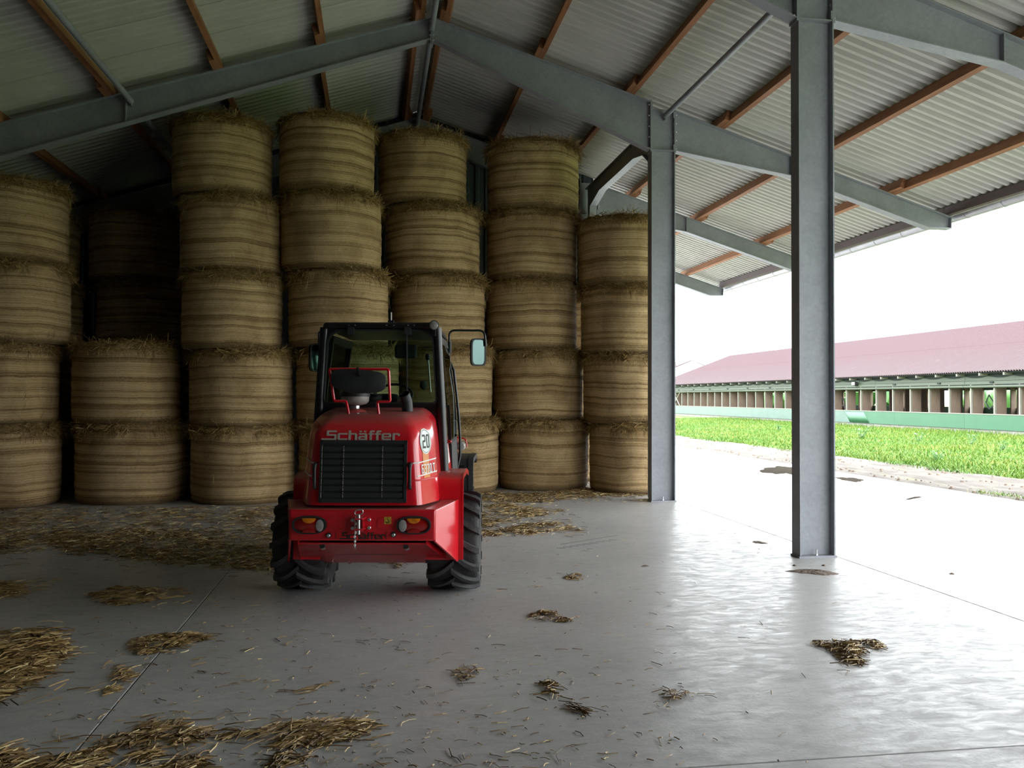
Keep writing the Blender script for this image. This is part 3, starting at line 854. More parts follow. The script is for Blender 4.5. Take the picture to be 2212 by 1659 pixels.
# --- rear fenders
def sweep_yz(path, x0, x1, t):
    """bent plate: path in (y, z), spanning x0..x1, thickness t"""
    mb = MB(); P = [Vector((0, a, b)) for a, b in path]; inn = []
    for i, p in enumerate(P):
        d = (P[min(i + 1, len(P) - 1)] - P[max(i - 1, 0)]).normalized()
        inn.append(p + Vector((0, d.z, -d.y)) * t)
    n = len(P); vs = []
    for x in (x0, x1):
        vs += [(x, p.y, p.z) for p in P] + [(x, p.y, p.z) for p in inn]
    fs = []
    for i in range(n - 1):
        fs += [(i, i + 1, 2 * n + i + 1, 2 * n + i), (n + i, 3 * n + i, 3 * n + i + 1, n + i + 1),
               (i, n + i, n + i + 1, i + 1), (2 * n + i, 2 * n + i + 1, 3 * n + i + 1, 3 * n + i)]
    fs += [(0, 2 * n, 3 * n, n), (n - 1, 2 * n - 1, 4 * n - 1, 3 * n - 1)]
    return mb.add(vs, fs)
fp = [(-0.465, 0.335), (-0.47, 0.60), (-0.475, 0.93), (-0.462, 0.98), (-0.43, 1.02), (-0.38, 1.042), (-0.30, 1.05), (0.10, 1.05), (0.42, 1.00)]
for s in (1, -1):
    fo = 0.748 if s > 0 else 0.66
    f = part(sweep_yz(fp, s * 0.44, s * fo, 0.012), 'rear_fender', 'red', smooth=40)
    lip = [(a, b) for a, b in fp]
    part(sweep_yz([(a - 0.004, b + 0.002) for a, b in fp], s * (fo - 0.008), s * (fo + 0.004), 0.045), 'fender_lip', 'red', f, smooth=40)
# front fenders
ffp = [(1.36, 0.60), (1.36, 0.93), (1.39, 1.0), (1.46, 1.045), (2.22, 1.05), (2.34, 0.98)]
for s in (1, -1):
    f = part(sweep_yz(ffp, s * 0.42, s * 0.735, 0.015), 'front_fender', 'plastic', smooth=40)
    part(sweep_yz([(a - 0.01, b + 0.004) for a, b in ffp], s * 0.70, s * 0.752, 0.05), 'fender_lip', 'plastic', f, smooth=40)
    part(MB().box(min(s * 0.56, s * 0.66), max(s * 0.56, s * 0.66), 1.335, 1.352, 0.955, 0.985), 'fender_bracket', 'black', f)

# --- bumper
bumper = part(MB().hexa([(-0.564, -1.0, 0.577), (0.564, -1.0, 0.577), (0.69, -0.50, 0.56), (-0.69, -0.50, 0.56)],
                        [(-0.564, -1.0, 0.822), (0.564, -1.0, 0.822), (0.705, -0.475, 0.838), (-0.705, -0.475, 0.838)]), 'bumper', 'red', smooth=30, bevel=0.016, seg=3)
for s in (1, -1):
    q = [(s * 0.567, -0.992, 0.572), (s * 0.712, -0.470, 0.318), (s * 0.714, -0.470, 0.838), (s * 0.568, -0.992, 0.815)]
    part(MB().hexa(q, [(x - s * 0.018, y, z) for x, y, z in q]), 'flank_plate', 'red', bumper, bevel=0.004)
pl_ = MB().hexa([(-0.5, -0.975, 0.548), (0.5, -0.975, 0.548), (0.645, -0.27, 0.272), (-0.645, -0.27, 0.272)],
                [(-0.5, -0.975, 0.560), (0.5, -0.975, 0.560), (0.645, -0.27, 0.284), (-0.645, -0.27, 0.284)])
skid = part(pl_, 'skid_plate', 'red', bevel=0.004)
for s in (1, -1):
    a, b = Vector((s * 0.502, -0.985, 0.545)), Vector((s * 0.647, -0.28, 0.268))
    up = Vector((0, 0.012, 0.036))
    part(MB().prism([a, b, b + up, a + up], (-s * 0.010, 0, 0)), 'side_lip', 'red', skid)
for px in (698, 878):
    p = T(px, 1179, 6.80)
    part(MB().box(p.x - 0.018, p.x + 0.018, p.y - 0.012, p.y + 0.02, p.z - 0.018, p.z + 0.02), 'slot', 'ink', skid)
    part(MB().tube([(p.x, p.y - 0.02, p.z - 0.022), (p.x + 0.012, p.y - 0.035, p.z - 0.02), (p.x + 0.03, p.y - 0.03, p.z - 0.012)], 0.008, 8), 'clip', 'steel', skid, smooth=50)
for px, py in ((755, 1211), (895, 1208), (720, 1212)):
    p = T(px, py, 7.42); part(MB().tube([p, p + Vector((0.004, -0.01, -0.02)), p + Vector((0.022, -0.015, -0.012))], 0.007, 8), 'clip', 'steel', skid, smooth=50)

def loop_shape(cx, cz, rx, rz, e=2.6, n=40):
    pts = []
    for k in range(n):
        a = 2 * math.pi * k / n; c, s = math.cos(a), math.sin(a)
        pts.append((cx + rx * math.copysign(abs(c) ** (2 / e), c), cz + rz * math.copysign(abs(s) ** (2 / e), s)))
    return pts
def disc_y(pts, y0, y1, dome=0.0):
    """plate facing the rear (-y), optionally domed"""
    mb = MB(); n = len(pts)
    cx = sum(p[0] for p in pts) / n; cz = sum(p[1] for p in pts) / n
    rings = [(1.0, y1), (1.0, y0)] + ([(0.85, y0 - dome * 0.45), (0.5, y0 - dome * 0.85), (0.02, y0 - dome)] if dome else [])
    vs = []
    for s, y in rings:
        vs += [(cx + (p[0] - cx) * s, y, cz + (p[1] - cz) * s) for p in pts]
    fs = []
    for r in range(len(rings) - 1):
        for k in range(n):
            k2 = (k + 1) % n
            fs.append((r * n + k, r * n + k2, (r + 1) * n + k2, (r + 1) * n + k))
    fs.append(tuple(range((len(rings) - 1) * n, len(rings) * n)))
    return mb.add(vs, fs)
def ring_y(pts, inner, y0, y1):
    mb = MB(); n = len(pts); vs = []
    for ps, y in ((pts, y1), (pts, y0), (inner, y0), (inner, y1)):
        vs += [(p[0], y, p[1]) for p in ps]
    fs = []
    for r in range(3):
        for k in range(n):
            k2 = (k + 1) % n
            fs.append((r * n + k, r * n + k2, (r + 1) * n + k2, (r + 1) * n + k))
    return mb.add(vs, fs)
YB = -1.0
for s in (-1, 1):
    c = T(670.5, 1134, 6.745) if s < 0 else T(895.5, 1134, 6.745)
    out = loop_shape(c.x, c.z, 0.131, 0.070, 2.5)
    tl = part(ring_y(out, loop_shape(c.x, c.z, 0.118, 0.057, 2.5), YB - 0.030, YB + 0.01), 'tail_light', 'plastic', smooth=40)
    part(disc_y(loop_shape(c.x, c.z, 0.119, 0.058, 2.5), YB - 0.014, YB, 0.016), 'red_lens', 'lens_red', tl, smooth=50)
    am = [(c.x + 0.052 * math.cos(math.pi + math.pi * k / 12), c.z + 0.054 + 0.040 * math.sin(math.pi + math.pi * k / 12)) for k in range(13)]
    part(disc_y(am, YB - 0.034, YB - 0.012, 0.003), 'indicator_lens', 'lens_amber', tl, smooth=40)
    part(disc_y(loop_shape(c.x - s * 0.084, c.z - 0.002, 0.030, 0.046, 2.0), YB - 0.034, YB - 0.01, 0.004), 'reversing_lens', 'lens_clear', tl, smooth=40)
    part(disc_y([(c.x + 0.05 * math.cos(math.pi * k / 12), c.z - 0.058 + 0.034 * math.sin(math.pi * k / 12)) for k in range(13)], YB - 0.033, YB - 0.012, 0.002), 'dark_red_reflector', 'lens_red', tl, smooth=40)
    # shallow pressed panel beside the lamp
    q0, q1 = (-0.275, -0.13) if s < 0 else (0.115, 0.28)
    part(disc_y(loop_shape((q0 + q1) / 2, 0.713, (q1 - q0) / 2, 0.045, 4), YB - 0.004, YB + 0.005), 'pressed_panel', 'red', bumper, bevel=0.003)
p = T(838.5, 1124.5, 6.74)
stk = part(MB().box(p.x - 0.027, p.x + 0.027, YB - 0.0065, YB - 0.004, p.z - 0.027, p.z + 0.027), 'yellow_sticker', 'yellow')
hook = [(p.x + 0.0 + 0.012 * math.cos(a), YB - 0.008, p.z - 0.006 + 0.012 * math.sin(a)) for a in [math.radians(v) for v in (200, 240, 280, 320, 0, 40, 80)]]
part(MB().tube(hook + [(p.x + 0.001, YB - 0.008, p.z + 0.017)], 0.0022, 6), 'printed_hook', 'ink', stk)
part(MB().tube([(p.x + 0.022 * math.cos(2 * math.pi * k / 24), YB - 0.0072, p.z + 0.022 * math.sin(2 * math.pi * k / 24)) for k in range(25)], 0.0011, 5), 'printed_ring', 'ink', stk)
for px, py in ((711.5, 1157), (851.5, 1155)):
    p = T(px, py, 6.74)
    b = part(MB().lathe([(0.021, YB - 0.008), (0.021, YB + 0.002)], 20, (p.x, 0, p.z), 'y'), 'bolt_seat', 'ink', bumper)
    part(MB().lathe([(0.008, YB - 0.022), (0.014, YB - 0.018), (0.014, YB - 0.004)], 12, (p.x, 0, p.z), 'y'), 'bolt_head', 'steel', bumper, smooth=30)
# hitch
hp = T(780, 1131, 6.74)
hitch = part(disc_y(loop_shape(hp.x, hp.z, 0.078, 0.062, 5), YB - 0.010, YB), 'hitch', 'red', bevel=0.002)
for dz in (-0.040, 0.040):
    part(MB().prism([(hp.x - 0.040, YB - 0.010, hp.z + dz), (hp.x + 0.045, YB - 0.010, hp.z + dz), (hp.x + 0.030, YB - 0.095, hp.z + dz), (hp.x - 0.030, YB - 0.095, hp.z + dz)], (0, 0, 0.010)), 'jaw_plate', 'red', hitch)
part(MB().box(hp.x + 0.022, hp.x + 0.030, YB - 0.06, YB - 0.01, hp.z - 0.034, hp.z + 0.04), 'jaw_cheek', 'red', hitch)
part(MB().tube([(hp.x - 0.005, YB - 0.065, hp.z - 0.075), (hp.x - 0.005, YB - 0.065, hp.z + 0.075)], 0.0135, 12), 'hitch_pin', 'steel', hitch, smooth=40)
rg = []
for k in range(25):
    a = 2 * math.pi * k / 24; c, s_ = math.cos(a), math.sin(a)
    rg.append((hp.x - 0.004 + 0.031 * math.copysign(abs(c) ** 0.6, c), YB - 0.066, hp.z + 0.094 + 0.018 * math.copysign(abs(s_) ** 0.8, s_) + 0.2 * 0.031 * c))
part(MB().tube(rg, 0.0052, 8), 'pin_ring', 'steel', hitch, smooth=50)
for px, py in ((763, 1124), (799, 1123), (799, 1140), (763, 1141)):
    p = T(px, py, 6.735); part(MB().lathe([(0.010, YB - 0.026), (0.014, YB - 0.022), (0.014, YB - 0.010)], 12, (p.x, 0, p.z), 'y'), 'bolt_head', 'steel', hitch, smooth=30)
ch = part(MB().tube([(hp.x - 0.032, YB - 0.05, hp.z + 0.06), (hp.x - 0.038, YB - 0.045, hp.z + 0.03)], 0.004, 6), 'pin_chain', 'steel', hitch)
lk = [(0.006 * math.cos(2 * math.pi * k / 10), 0, 0.011 * math.sin(2 * math.pi * k / 10)) for k in range(11)]
lm = MB().tube(lk, 0.0026, 6).mesh('chain_link', M['steel'], 50)
for k in range(13):
    o = inst('chain_link', lm, hitch, (hp.x - 0.038 + 0.002 * math.sin(k * 1.7), YB - 0.028, hp.z + 0.016 - k * 0.0165), (0, 0.1 * math.sin(k * 2.1), 0.6 if k % 2 else -0.9))

# --- lettering
GL = {
 'S': (1.12, [(0.04, .82, 1, 1), (0, .50, .21, .95), (.05, .44, .95, .61), (.79, .05, 1, .55), (-.52, 0, .95, .16)]),
 'c': (1.12, [(.1, .56, 1, .72), (0, .08, .23, .64), (.1, 0, 1, .16)]),
 'h': (1.02, [(0, 0, .23, 1), (.2, .56, .8, .72), (.66, 0, .89, .64)]),
 'ä': (1.02, [(.10, .82, .32, .97), (.55, .82, .77, .97), (.05, .56, .8, .72), (.66, 0, .89, .64), (.1, .28, .70, .42), (0, .06, .21, .36), (.1, 0, .70, .14)]),
 'f': (.68, [(.12, 0, .35, .92), (.2, .84, .62, 1), (0, .56, .58, .71)]),
 'e': (1.12, [(.1, .56, .9, .72), (0, .08, .23, .64), (.78, .32, 1, .64), (.2, .28, .95, .41), (.1, 0, .95, .15)]),
 'r': (.80, [(0, 0, .23, .72), (.2, .56, .65, .72), (.55, .44, .76, .66)]),
 '2': (.72, [(.0, .84, .5, 1), (.40, .5, .58, .94), (.06, .44, .5, .58), (0, .06, .18, .52), (0, 0, .58, .15)]),
 '0': (.72, [(.06, .86, .52, 1), (0, .08, .18, .92), (.40, .08, .58, .92), (.06, 0, .52, .14)]),
 '6': (.72, [(.06, .86, .54, 1), (0, .08, .18, .92), (.40, .08, .58, .52), (.06, 0, .52, .14), (.1, .46, .52, .6)]),
 '3': (.72, [(.0, .86, .52, 1), (.40, .08, .58, .92), (0, 0, .52, .14), (.14, .44, .5, .57)]),
 '7': (.72, [(0, .85, .58, 1), (.34, .45, .55, .9), (.24, 0, .43, .5)]),
 'T': (.66, [(0, .85, .6, 1), (.21, 0, .39, .9)]),
 ' ': (.12, []),
}
def lettering(text, P, off0, off1, h):
    """P(u, v) -> (point, normal); letters of cap height h start at u = 0"""
    mb = MB(); u = 0.0
    for c in text:
        w, rects = GL[c]
        for a, b, c2, d in rects:
            nu = max(1, int((c2 - a) * h / 0.02))
            for q in range(nu):
                ua = u + (a + (c2 - a) * q / nu) * h; ub = u + (a + (c2 - a) * (q + 1) / nu) * h
                lo = []; hi = []
                for uu, vv in ((ua, b * h), (ub, b * h), (ub, d * h), (ua, d * h)):
                    pt, n = P(uu, vv); lo.append(pt + n * off0); hi.append(pt + n * off1)
                mb.hexa(lo, hi)
        u += w * h
    return mb
# bumper emblem: dark pressed letters between two bars
p0 = T(741, 1165, 6.75)
hh = 0.054
em = part(lettering('Schäffer', lambda u, v: (Vector((p0.x + u * 0.82, YB, p0.z + v)), Vector((0, -1, 0))), 0.0, 0.003, hh), 'bumper_lettering', 'ink')
for px in (728, 836):
    q = T(px, 1157, 6.75); part(MB().box(q.x - 0.0015, q.x + 0.0015, YB - 0.003, YB, q.z - 0.03, q.z + 0.03), 'lettering_bar', 'ink', em)

# --- engine hood
ZS = [0.845, 0.86, 1.03, 1.037, 1.044, 1.20, 1.34, 1.40, 1.44, 1.475, 1.503, 1.522, 1.535, 1.543, 1.546]
RC, A70, FCT = 0.09, math.radians(70), 0.28
LA = RC * A70                                  # arc length of the rounded crease
DX = RC * math.sin(A70) + FCT * math.cos(A70)  # lateral run of crease and slanted facet
DY = RC * (1 - math.cos(A70)) + FCT * math.sin(A70)
def hood_w(z):
    w = 0.557 - (z - 0.85) * 0.085; yr = -0.945 + (z - 0.85) * 0.11; ins = 0.0
    if z > 1.36:
        t = min(1.0, (z - 1.36) / 0.19); ins = 0.19 * (1 - math.sqrt(max(0.0, 1 - t * t)))
    if 1.031 < z < 1.043: ins += 0.006
    return w - ins * 0.8, yr + ins
def hood_pt(s, z):
    """s: arc length from the crease at the end of the rear face, round the corner towards the side"""
    w, yr = hood_w(z); xr = w - DX
    if s < 0: return Vector((xr + s, yr, z)), Vector((0, -1, 0))
    if s <= LA:
        a = s / RC
        return Vector((xr + RC * math.sin(a), yr + RC * (1 - math.cos(a)), z)), Vector((math.sin(a), -math.cos(a), 0.05)).normalized()
    q = s - LA
    if q <= FCT:
        return Vector((xr + RC * math.sin(A70) + q * math.cos(A70), yr + RC * (1 - math.cos(A70)) + q * math.sin(A70), z)), Vector((math.sin(A70), -math.cos(A70), 0.05)).normalized()
    return Vector((w, yr + DY + (q - FCT), z)), Vector((1, 0, 0.05)).normalized()
def hood_path(z):
    w, yr = hood_w(z); pts = []; yf = -0.10
    for k in range(4): pts.append((w, yf + (yr + DY - yf) * k / 4))
    for k in range(7): p = hood_pt(LA + FCT * (1 - k / 6), z)[0]; pts.append((p.x, p.y))
    for k in range(1, 9): p = hood_pt(LA * (1 - k / 8), z)[0]; pts.append((p.x, p.y))
    half = list(pts)
    for k in range(1, 4): pts.append(((w - DX) * (1 - 2 * k / 4), yr - 0.008 * math.sin(math.pi * k / 4)))
    return pts + [(-x, y) for x, y in half[::-1]]
vs = []; fs = []; npth = len(hood_path(1.0))
for z in ZS:
    for x, y in hood_path(z):
        vs.append((x, y, z + (0.055 * max(0.0, min(1, (y + 0.80) / 0.7)) if z > 1.40 else 0)))
for i in range(len(ZS) - 1):
    for k in range(npth - 1):
        fs.append((i * npth + k, i * npth + k + 1, (i + 1) * npth + k + 1, (i + 1) * npth + k))
topi = (len(ZS) - 1) * npth
half = npth // 2
for k in range(half):
    a, b = topi + k, topi + npth - 1 - k
    if a + 1 < b: fs.append((a, a + 1, b - 1, b) if a + 1 != b - 1 else (a, a + 1, b))
hood = part(MB().add(vs, fs), 'engine_hood', 'red', smooth=35)
part(MB().box(-0.53, 0.53, -0.13, -0.09, 0.86, 1.60), 'bulkhead', 'black')
# grille
gz0, gz1 = 0.868, 1.350
def gy(z): return hood_w(z)[1]
gx = 0.341; gox = -0.006
gr = MB()
def rear_box(mb, x0, x1, z0, z1, o0, o1):
    a = [(x0, gy(z0) - o0, z0), (x1, gy(z0) - o0, z0), (x1, gy(z1) - o0, z1), (x0, gy(z1) - o0, z1)]
    b = [(x0, gy(z0) - o1, z0), (x1, gy(z0) - o1, z0), (x1, gy(z1) - o1, z1), (x0, gy(z1) - o1, z1)]
    return mb.hexa(a, b)
rear_box(gr, gox - gx, gox + gx, gz0, gz1, -0.02, 0.012)
grille = part(gr, 'grille', 'ink', bevel=0.004)
for a, b, c, d in ((-gx, gx, gz1 - 0.028, gz1), (-gx, gx, gz0, gz0 + 0.03), (-gx, -gx + 0.022, gz0, gz1), (gx - 0.022, gx, gz0, gz1)):
    part(rear_box(MB(), gox + a, gox + b, c, d, 0.010, 0.026), 'grille_frame', 'plastic', grille)
ns = 8
for k in range(ns):
    z0 = gz0 + 0.040 + k * (gz1 - gz0 - 0.075) / ns
    a = [(gox - gx + 0.03, gy(z0) - 0.014, z0), (gox + gx - 0.03, gy(z0) - 0.014, z0), (gox + gx - 0.03, gy(z0) - 0.022, z0 + 0.034), (gox - gx + 0.03, gy(z0) - 0.022, z0 + 0.034)]
    b = [(x, y - 0.007, z) for x, y, z in a]
    part(MB().hexa(a, b), 'grille_slat', 'plastic', grille)
for px in (697, 743.5, 827.5):
    x = T(px, 1000, 6.83).x
    for k in range(ns):
        z0 = gz0 + 0.034 + k * (gz1 - gz0 - 0.075) / ns
        part(rear_box(MB(), x - 0.0022, x + 0.0022, z0 + 0.006, z0 + 0.046, 0.016, 0.031), 'grille_rod', 'rim', grille)
for px, s in ((680.5, -1), (886, 1)):
    c = T(px, 1028, 6.80); y0 = gy(1.08)
    h0 = part(MB().tube([(c.x, y0 + 0.01, 1.165), (c.x, y0 - 0.028, 1.155), (c.x, y0 - 0.036, 1.12), (c.x, y0 - 0.036, 1.02), (c.x, y0 - 0.03, 0.985), (c.x, y0 + 0.005, 0.975)], [0.017, 0.016, 0.013, 0.013, 0.014, 0.016], 10), 'hood_handle', 'plastic', smooth=50)
# rear lettering above the grille
lz = 1.352; hh = 0.074
u0 = T(707, 951, 6.87).x
part(lettering('Schäffer', lambda u, v: (Vector((u0 + u * 1.035, hood_w(lz + v)[1] - 0.004 - 0.006, lz + v)), Vector((0, -1, 0))), -0.004, 0.0022, hh), 'hood_lettering', 'silver')
# side decals on the rear corner
def surf_patch(s0, s1, zf0, zf1, off, ns_=14, nz=10):
    mb = MB(); vs = []; fs = []
    for i in range(nz + 1):
        for k in range(ns_ + 1):
            s = s0 + (s1 - s0) * k / ns_; t = i / nz
            z = zf0(s) + (zf1(s) - zf0(s)) * t
            pt, n = hood_pt(s, z); vs.append(pt + n * off)
    for i in range(nz):
        for k in range(ns_):
            a = i * (ns_ + 1) + k; fs.append((a, a + 1, a + ns_ + 2, a + ns_ + 1))
    return mb.add(vs, fs)
sc = LA + 0.098
part(surf_patch(sc - 0.055, sc + 0.055, lambda s: 1.047, lambda s: 1.46 + (s - sc) * 0.8, 0.0022), 'orange_stripe', 'orange', smooth=60)
for zl, sh in ((1.165, 0), (1.062, 0.03)):
    part(surf_patch(0.03 + sh, 0.42, lambda s: zl + (s - 0.02) * 0.05, lambda s: zl + 0.010 + (s - 0.02) * 0.05, 0.0032, 20, 1), 'white_line', 'white', smooth=60)
    mb = surf_patch(0.03 + sh, 0.42, lambda s: zl + (s - 0.02) * 0.05, lambda s: zl + 0.010 + (s - 0.02) * 0.05, 0.0032, 20, 1)
    part(MB().add([(-x, y, z) for x, y, z in mb.v], mb.f), 'white_line', 'white', smooth=60)
part(lettering('6370 T', lambda u, v: hood_pt(LA + 0.004 + u * 0.95, 1.083 + v), 0.003, 0.0045, 0.072), 'model_number', 'white')
# round speed sign
def sign_disc(r, off, ring=None):
    mb = MB(); vs = []; fs = []; n = 32; cz = 1.335; cs = sc + 0.01
    if ring is None:
        radii = [0.001, r * 0.5, r]
    else: radii = [ring, r]
    for rr in radii:
        for k in range(n):
            a = 2 * math.pi * k / n
            pt, nn = hood_pt(cs + rr * math.cos(a), cz + rr * math.sin(a)); vs.append(pt + nn * off)
    for i in range(len(radii) - 1):
        for k in range(n):
            k2 = (k + 1) % n; fs.append((i * n + k, i * n + k2, (i + 1) * n + k2, (i + 1) * n + k))
    return mb.add(vs, fs)
sg = part(sign_disc(0.102, 0.005), 'speed_sign', 'sign', smooth=60)
part(sign_disc(0.093, 0.0058, 0.089), 'sign_ring', 'ink', sg, smooth=60)
part(lettering('20', lambda u, v: hood_pt(sc + 0.01 - 0.060 + u * 0.88, 1.335 - 0.055 + v), 0.0058, 0.0068, 0.11), 'sign_number', 'ink', sg)

# --- cab
YC = -0.10
def trap_loop(z0, z1, w0, w1, r0, r1, n=8):
    """rounded trapezoid in x,z: bottom z0 half width w0, top z1 half width w1"""
    def w(z): return w0 + (w1 - w0) * (z - z0) / (z1 - z0)
    pts = []
    for cx, cz, r, a0 in ((1, 1, r1, 0), (-1, 1, r1, 90), (-1, -1, r0, 180), (1, -1, r0, 270)):
        zc = z1 - r if cz > 0 else z0 + r
        for k in range(n + 1):
            a = math.radians(a0 + 90 * k / n)
            z = zc + r * math.sin(a)
            pts.append((cx * (w(z) - r) + r * math.cos(a), z))
    return pts
out = trap_loop(1.575, 2.325, 0.545, 0.492, 0.01, 0.02)
inn = trap_loop(1.642, 2.272, 0.492, 0.452, 0.035, 0.115)
cab = part(ring_y(out, inn, YC - 0.03, YC + 0.03), 'cab_rear_frame', 'black', smooth=30)
part(ring_y(trap_loop(1.632, 2.282, 0.502, 0.462, 0.04, 0.12), trap_loop(1.645, 2.268, 0.489, 0.449, 0.035, 0.113), YC - 0.04, YC - 0.03), 'window_seal', 'plastic', cab, smooth=30)
gl = MB(); gp = trap_loop(1.64, 2.274, 0.494, 0.454, 0.035, 0.115)
gl.prism([(x, YC - 0.012, z) for x, z in gp], (0, 0.005, 0)); part(gl, 'rear_window', 'glass')
YF = 1.16
roof = part(MB().hexa([(-0.505, YC - 0.06, 2.288), (0.505, YC - 0.06, 2.288), (0.50, YF, 2.27), (-0.50, YF, 2.27)],
                      [(-0.49, YC - 0.05, 2.345), (0.49, YC - 0.05, 2.345), (0.47, YF - 0.03, 2.335), (-0.47, YF - 0.03, 2.335)]), 'cab_roof', 'black', bevel=0.02, seg=3)
for px in (752, 766, 834, 850, 881, 894):
    p = T(px, 703, 7.58); part(MB().lathe([(0.006, p.y - 0.004), (0.006, p.y + 0.03)], 8, (p.x, 0, p.z), 'y'), 'roof_screw', 'steel', roof)
for px in (757, 880):
    p = T(px, 716, 7.58); part(MB().box(p.x - 0.028, p.x + 0.028, p.y, p.y + 0.03, p.z - 0.03, p.z + 0.035), 'window_hinge', 'plastic', roof)
for s in (1, -1):
    # rear corner tube, door frame, front post
    part(MB().tube([(s * 0.492, YC, 2.30), (s * 0.508, YC - 0.005, 2.0), (s * 0.532, YC - 0.01, 1.62), (s * 0.556, YC - 0.03, 1.2), (s * 0.572, YC - 0.05, 0.925)], 0.042, 14), 'corner_post', 'black', smooth=50)
    sp = [(2.26, 0.500), (1.65, 0.585), (0.78, 0.615)]
    def side_x(z):
        for (za, xa), (zb, xb) in zip(sp[:-1], sp[1:]):
            if z >= zb: return xa + (xb - xa) * (za - z) / (za - zb)
        return sp[-1][1]
    def side_bar(ya0, ya1, za, zb, name, mat, yb0=None, yb1=None, t=0.03, par=loader, n=4):
        yb0 = ya0 if yb0 is None else yb0; yb1 = ya1 if yb1 is None else yb1
        mb = MB()
        for q in range(n):
            z0 = za + (zb - za) * q / n; z1 = za + (zb - za) * (q + 1) / n
            f0, f1 = q / n, (q + 1) / n
            y00, y01 = ya0 + (yb0 - ya0) * f0, ya1 + (yb1 - ya1) * f0
            y10, y11 = ya0 + (yb0 - ya0) * f1, ya1 + (yb1 - ya1) * f1
            a = [(s * side_x(z0), y00, z0), (s * side_x(z0), y01, z0), (s * side_x(z1), y11, z1), (s * side_x(z1), y10, z1)]
            mb.hexa(a, [(x - s * t, y, z) for x, y, z in a])
        return part(mb, name, mat, par)
    door = side_bar(0.30, 0.345, 1.25, 2.24, 'door_frame', 'black', 0.20, 0.245)
    side_bar(1.06, 1.12, 0.80, 2.26, 'front_post', 'black', 1.10, 1.16)
    side_bar(0.36, 1.06, 0.80, 1.28, 'door_panel', 'plastic', 0.32, 1.06, par=door)
    side_bar(0.20, 1.10, 2.18, 2.25, 'door_top_rail', 'black', par=door, n=1)
    side_bar(0.27, 1.10, 1.275, 1.30, 'door_rail', 'black', par=door, n=1)
    side_bar(0.30, 1.10, 1.30, 2.18, 'door_glass', 'glass', 0.22, 1.10, t=0.005, par=door)
    side_bar(-0.06, 0.24, 1.62, 2.24, 'quarter_window', 'glass', -0.06, 0.20, t=0.005)
    # red triangular panel behind the door with a pale sticker
    def sx(y, z): return 0.552 + (1.56 - z) * 0.043 + (y - 0.02) * 0.0625
    tri = [(s * sx(0.0, 1.56), 0.0, 1.56), (s * sx(0.03, 1.56), 0.03, 1.56), (s * sx(0.42, 0.93), 0.42, 0.93), (s * sx(0.0, 0.93), 0.0, 0.93)]
    rp = part(MB().hexa(tri, [(x - s * 0.02, y, z) for x, y, z in tri]), 'side_panel', 'red', bevel=0.003)
    q = [(0.055, 1.355), (0.125, 1.33), (0.255, 1.10), (0.13, 1.085)]
    q = [(s * (sx(a, b) + 0.002), a, b) for a, b in q]
    part(MB().hexa(q, [(x - s * 0.0015, y, z) for x, y, z in q]), 'pale_sticker', 'white', rp)
    part(MB().lathe([(0.016, 0.0), (0.018, 0.02), (0.016, 0.075), (0.008, 0.083)] if s > 0 else [(0.016, 0.0), (0.018, -0.02), (0.016, -0.075), (0.008, -0.083)], 14, (s * 0.545, -0.08, 1.30), 'x'), 'side_indicator', 'lens_red', smooth=40)
    # black sill under the door
    part(MB().box(min(s * 0.33, s * 0.60), max(s * 0.33, s * 0.60), 0.0, 1.1, 0.72, 0.80), 'sill', 'black')
part(MB().hexa([(-0.50, YF, 1.22), (0.50, YF, 1.22), (0.56, YF, 0.80), (-0.56, YF, 0.80)], [(-0.50, YF + 0.03, 1.22), (0.50, YF + 0.03, 1.22), (0.56, YF + 0.03, 0.80), (-0.56, YF + 0.03, 0.80)]), 'front_panel', 'black')
part(MB().hexa([(-0.55, YF, 1.20), (0.55, YF, 1.20), (0.48, YF, 2.27), (-0.48, YF, 2.27)], [(-0.55, YF + 0.005, 1.20), (0.55, YF + 0.005, 1.20), (0.48, YF + 0.005, 2.27), (-0.48, YF + 0.005, 2.27)]), 'windscreen', 'glass')
part(MB().box(-0.46, 0.46, 0.78, YF, 1.20, 1.62), 'dashboard', 'dark', bevel=0.05)
part(MB().box(-0.55, 0.55, -0.08, 1.12, 0.75, 0.82), 'cab_floor', 'dark')
seat = part(MB().box(-0.24, 0.22, 0.10, 0.58, 1.12, 1.26), 'operator_seat', 'seat', bevel=0.05, seg=3)
part(MB().hexa([(-0.22, 0.06, 1.24), (0.20, 0.06, 1.24), (0.20, 0.18, 1.24), (-0.22, 0.18, 1.24)], [(-0.17, -0.01, 1.72), (0.15, -0.01, 1.72), (0.15, 0.08, 1.72), (-0.17, 0.08, 1.72)]), 'seat_back', 'seat', seat, bevel=0.05, seg=3)
part(MB().box(-0.20, 0.18, 0.14, 0.54, 0.82, 1.13), 'seat_base', 'dark', seat)
part(MB().tube([(0, 0.92, 1.45), (0, 0.74, 1.70)], 0.03, 10), 'steering_column', 'dark')
wheel_pts = []
for k in range(33):
    a = 2 * math.pi * k / 32
    wheel_pts.append((0.185 * math.cos(a), 0.74 + 0.185 * 0.55 * math.sin(a), 1.705 + 0.185 * 0.6 * math.sin(a)))
part(MB().tube(wheel_pts, 0.013, 8), 'steering_wheel', 'dark', smooth=60)
part(MB().box(-0.02, 0.20, 0.95, 1.02, 2.08, 2.22), 'monitor', 'dark', bevel=0.02)
p1, p2 = T(924, 772, 8.3), T(930, 848, 8.25)
lv = part(MB().tube([p2, p1], 0.008, 8), 'control_lever', 'steel')
part(MB().lathe([(0.002, -0.035), (0.022, -0.02), (0.026, 0), (0.018, 0.03), (0.002, 0.036)], 12, p1, 'z'), 'lever_knob', 'plastic', lv, smooth=50)
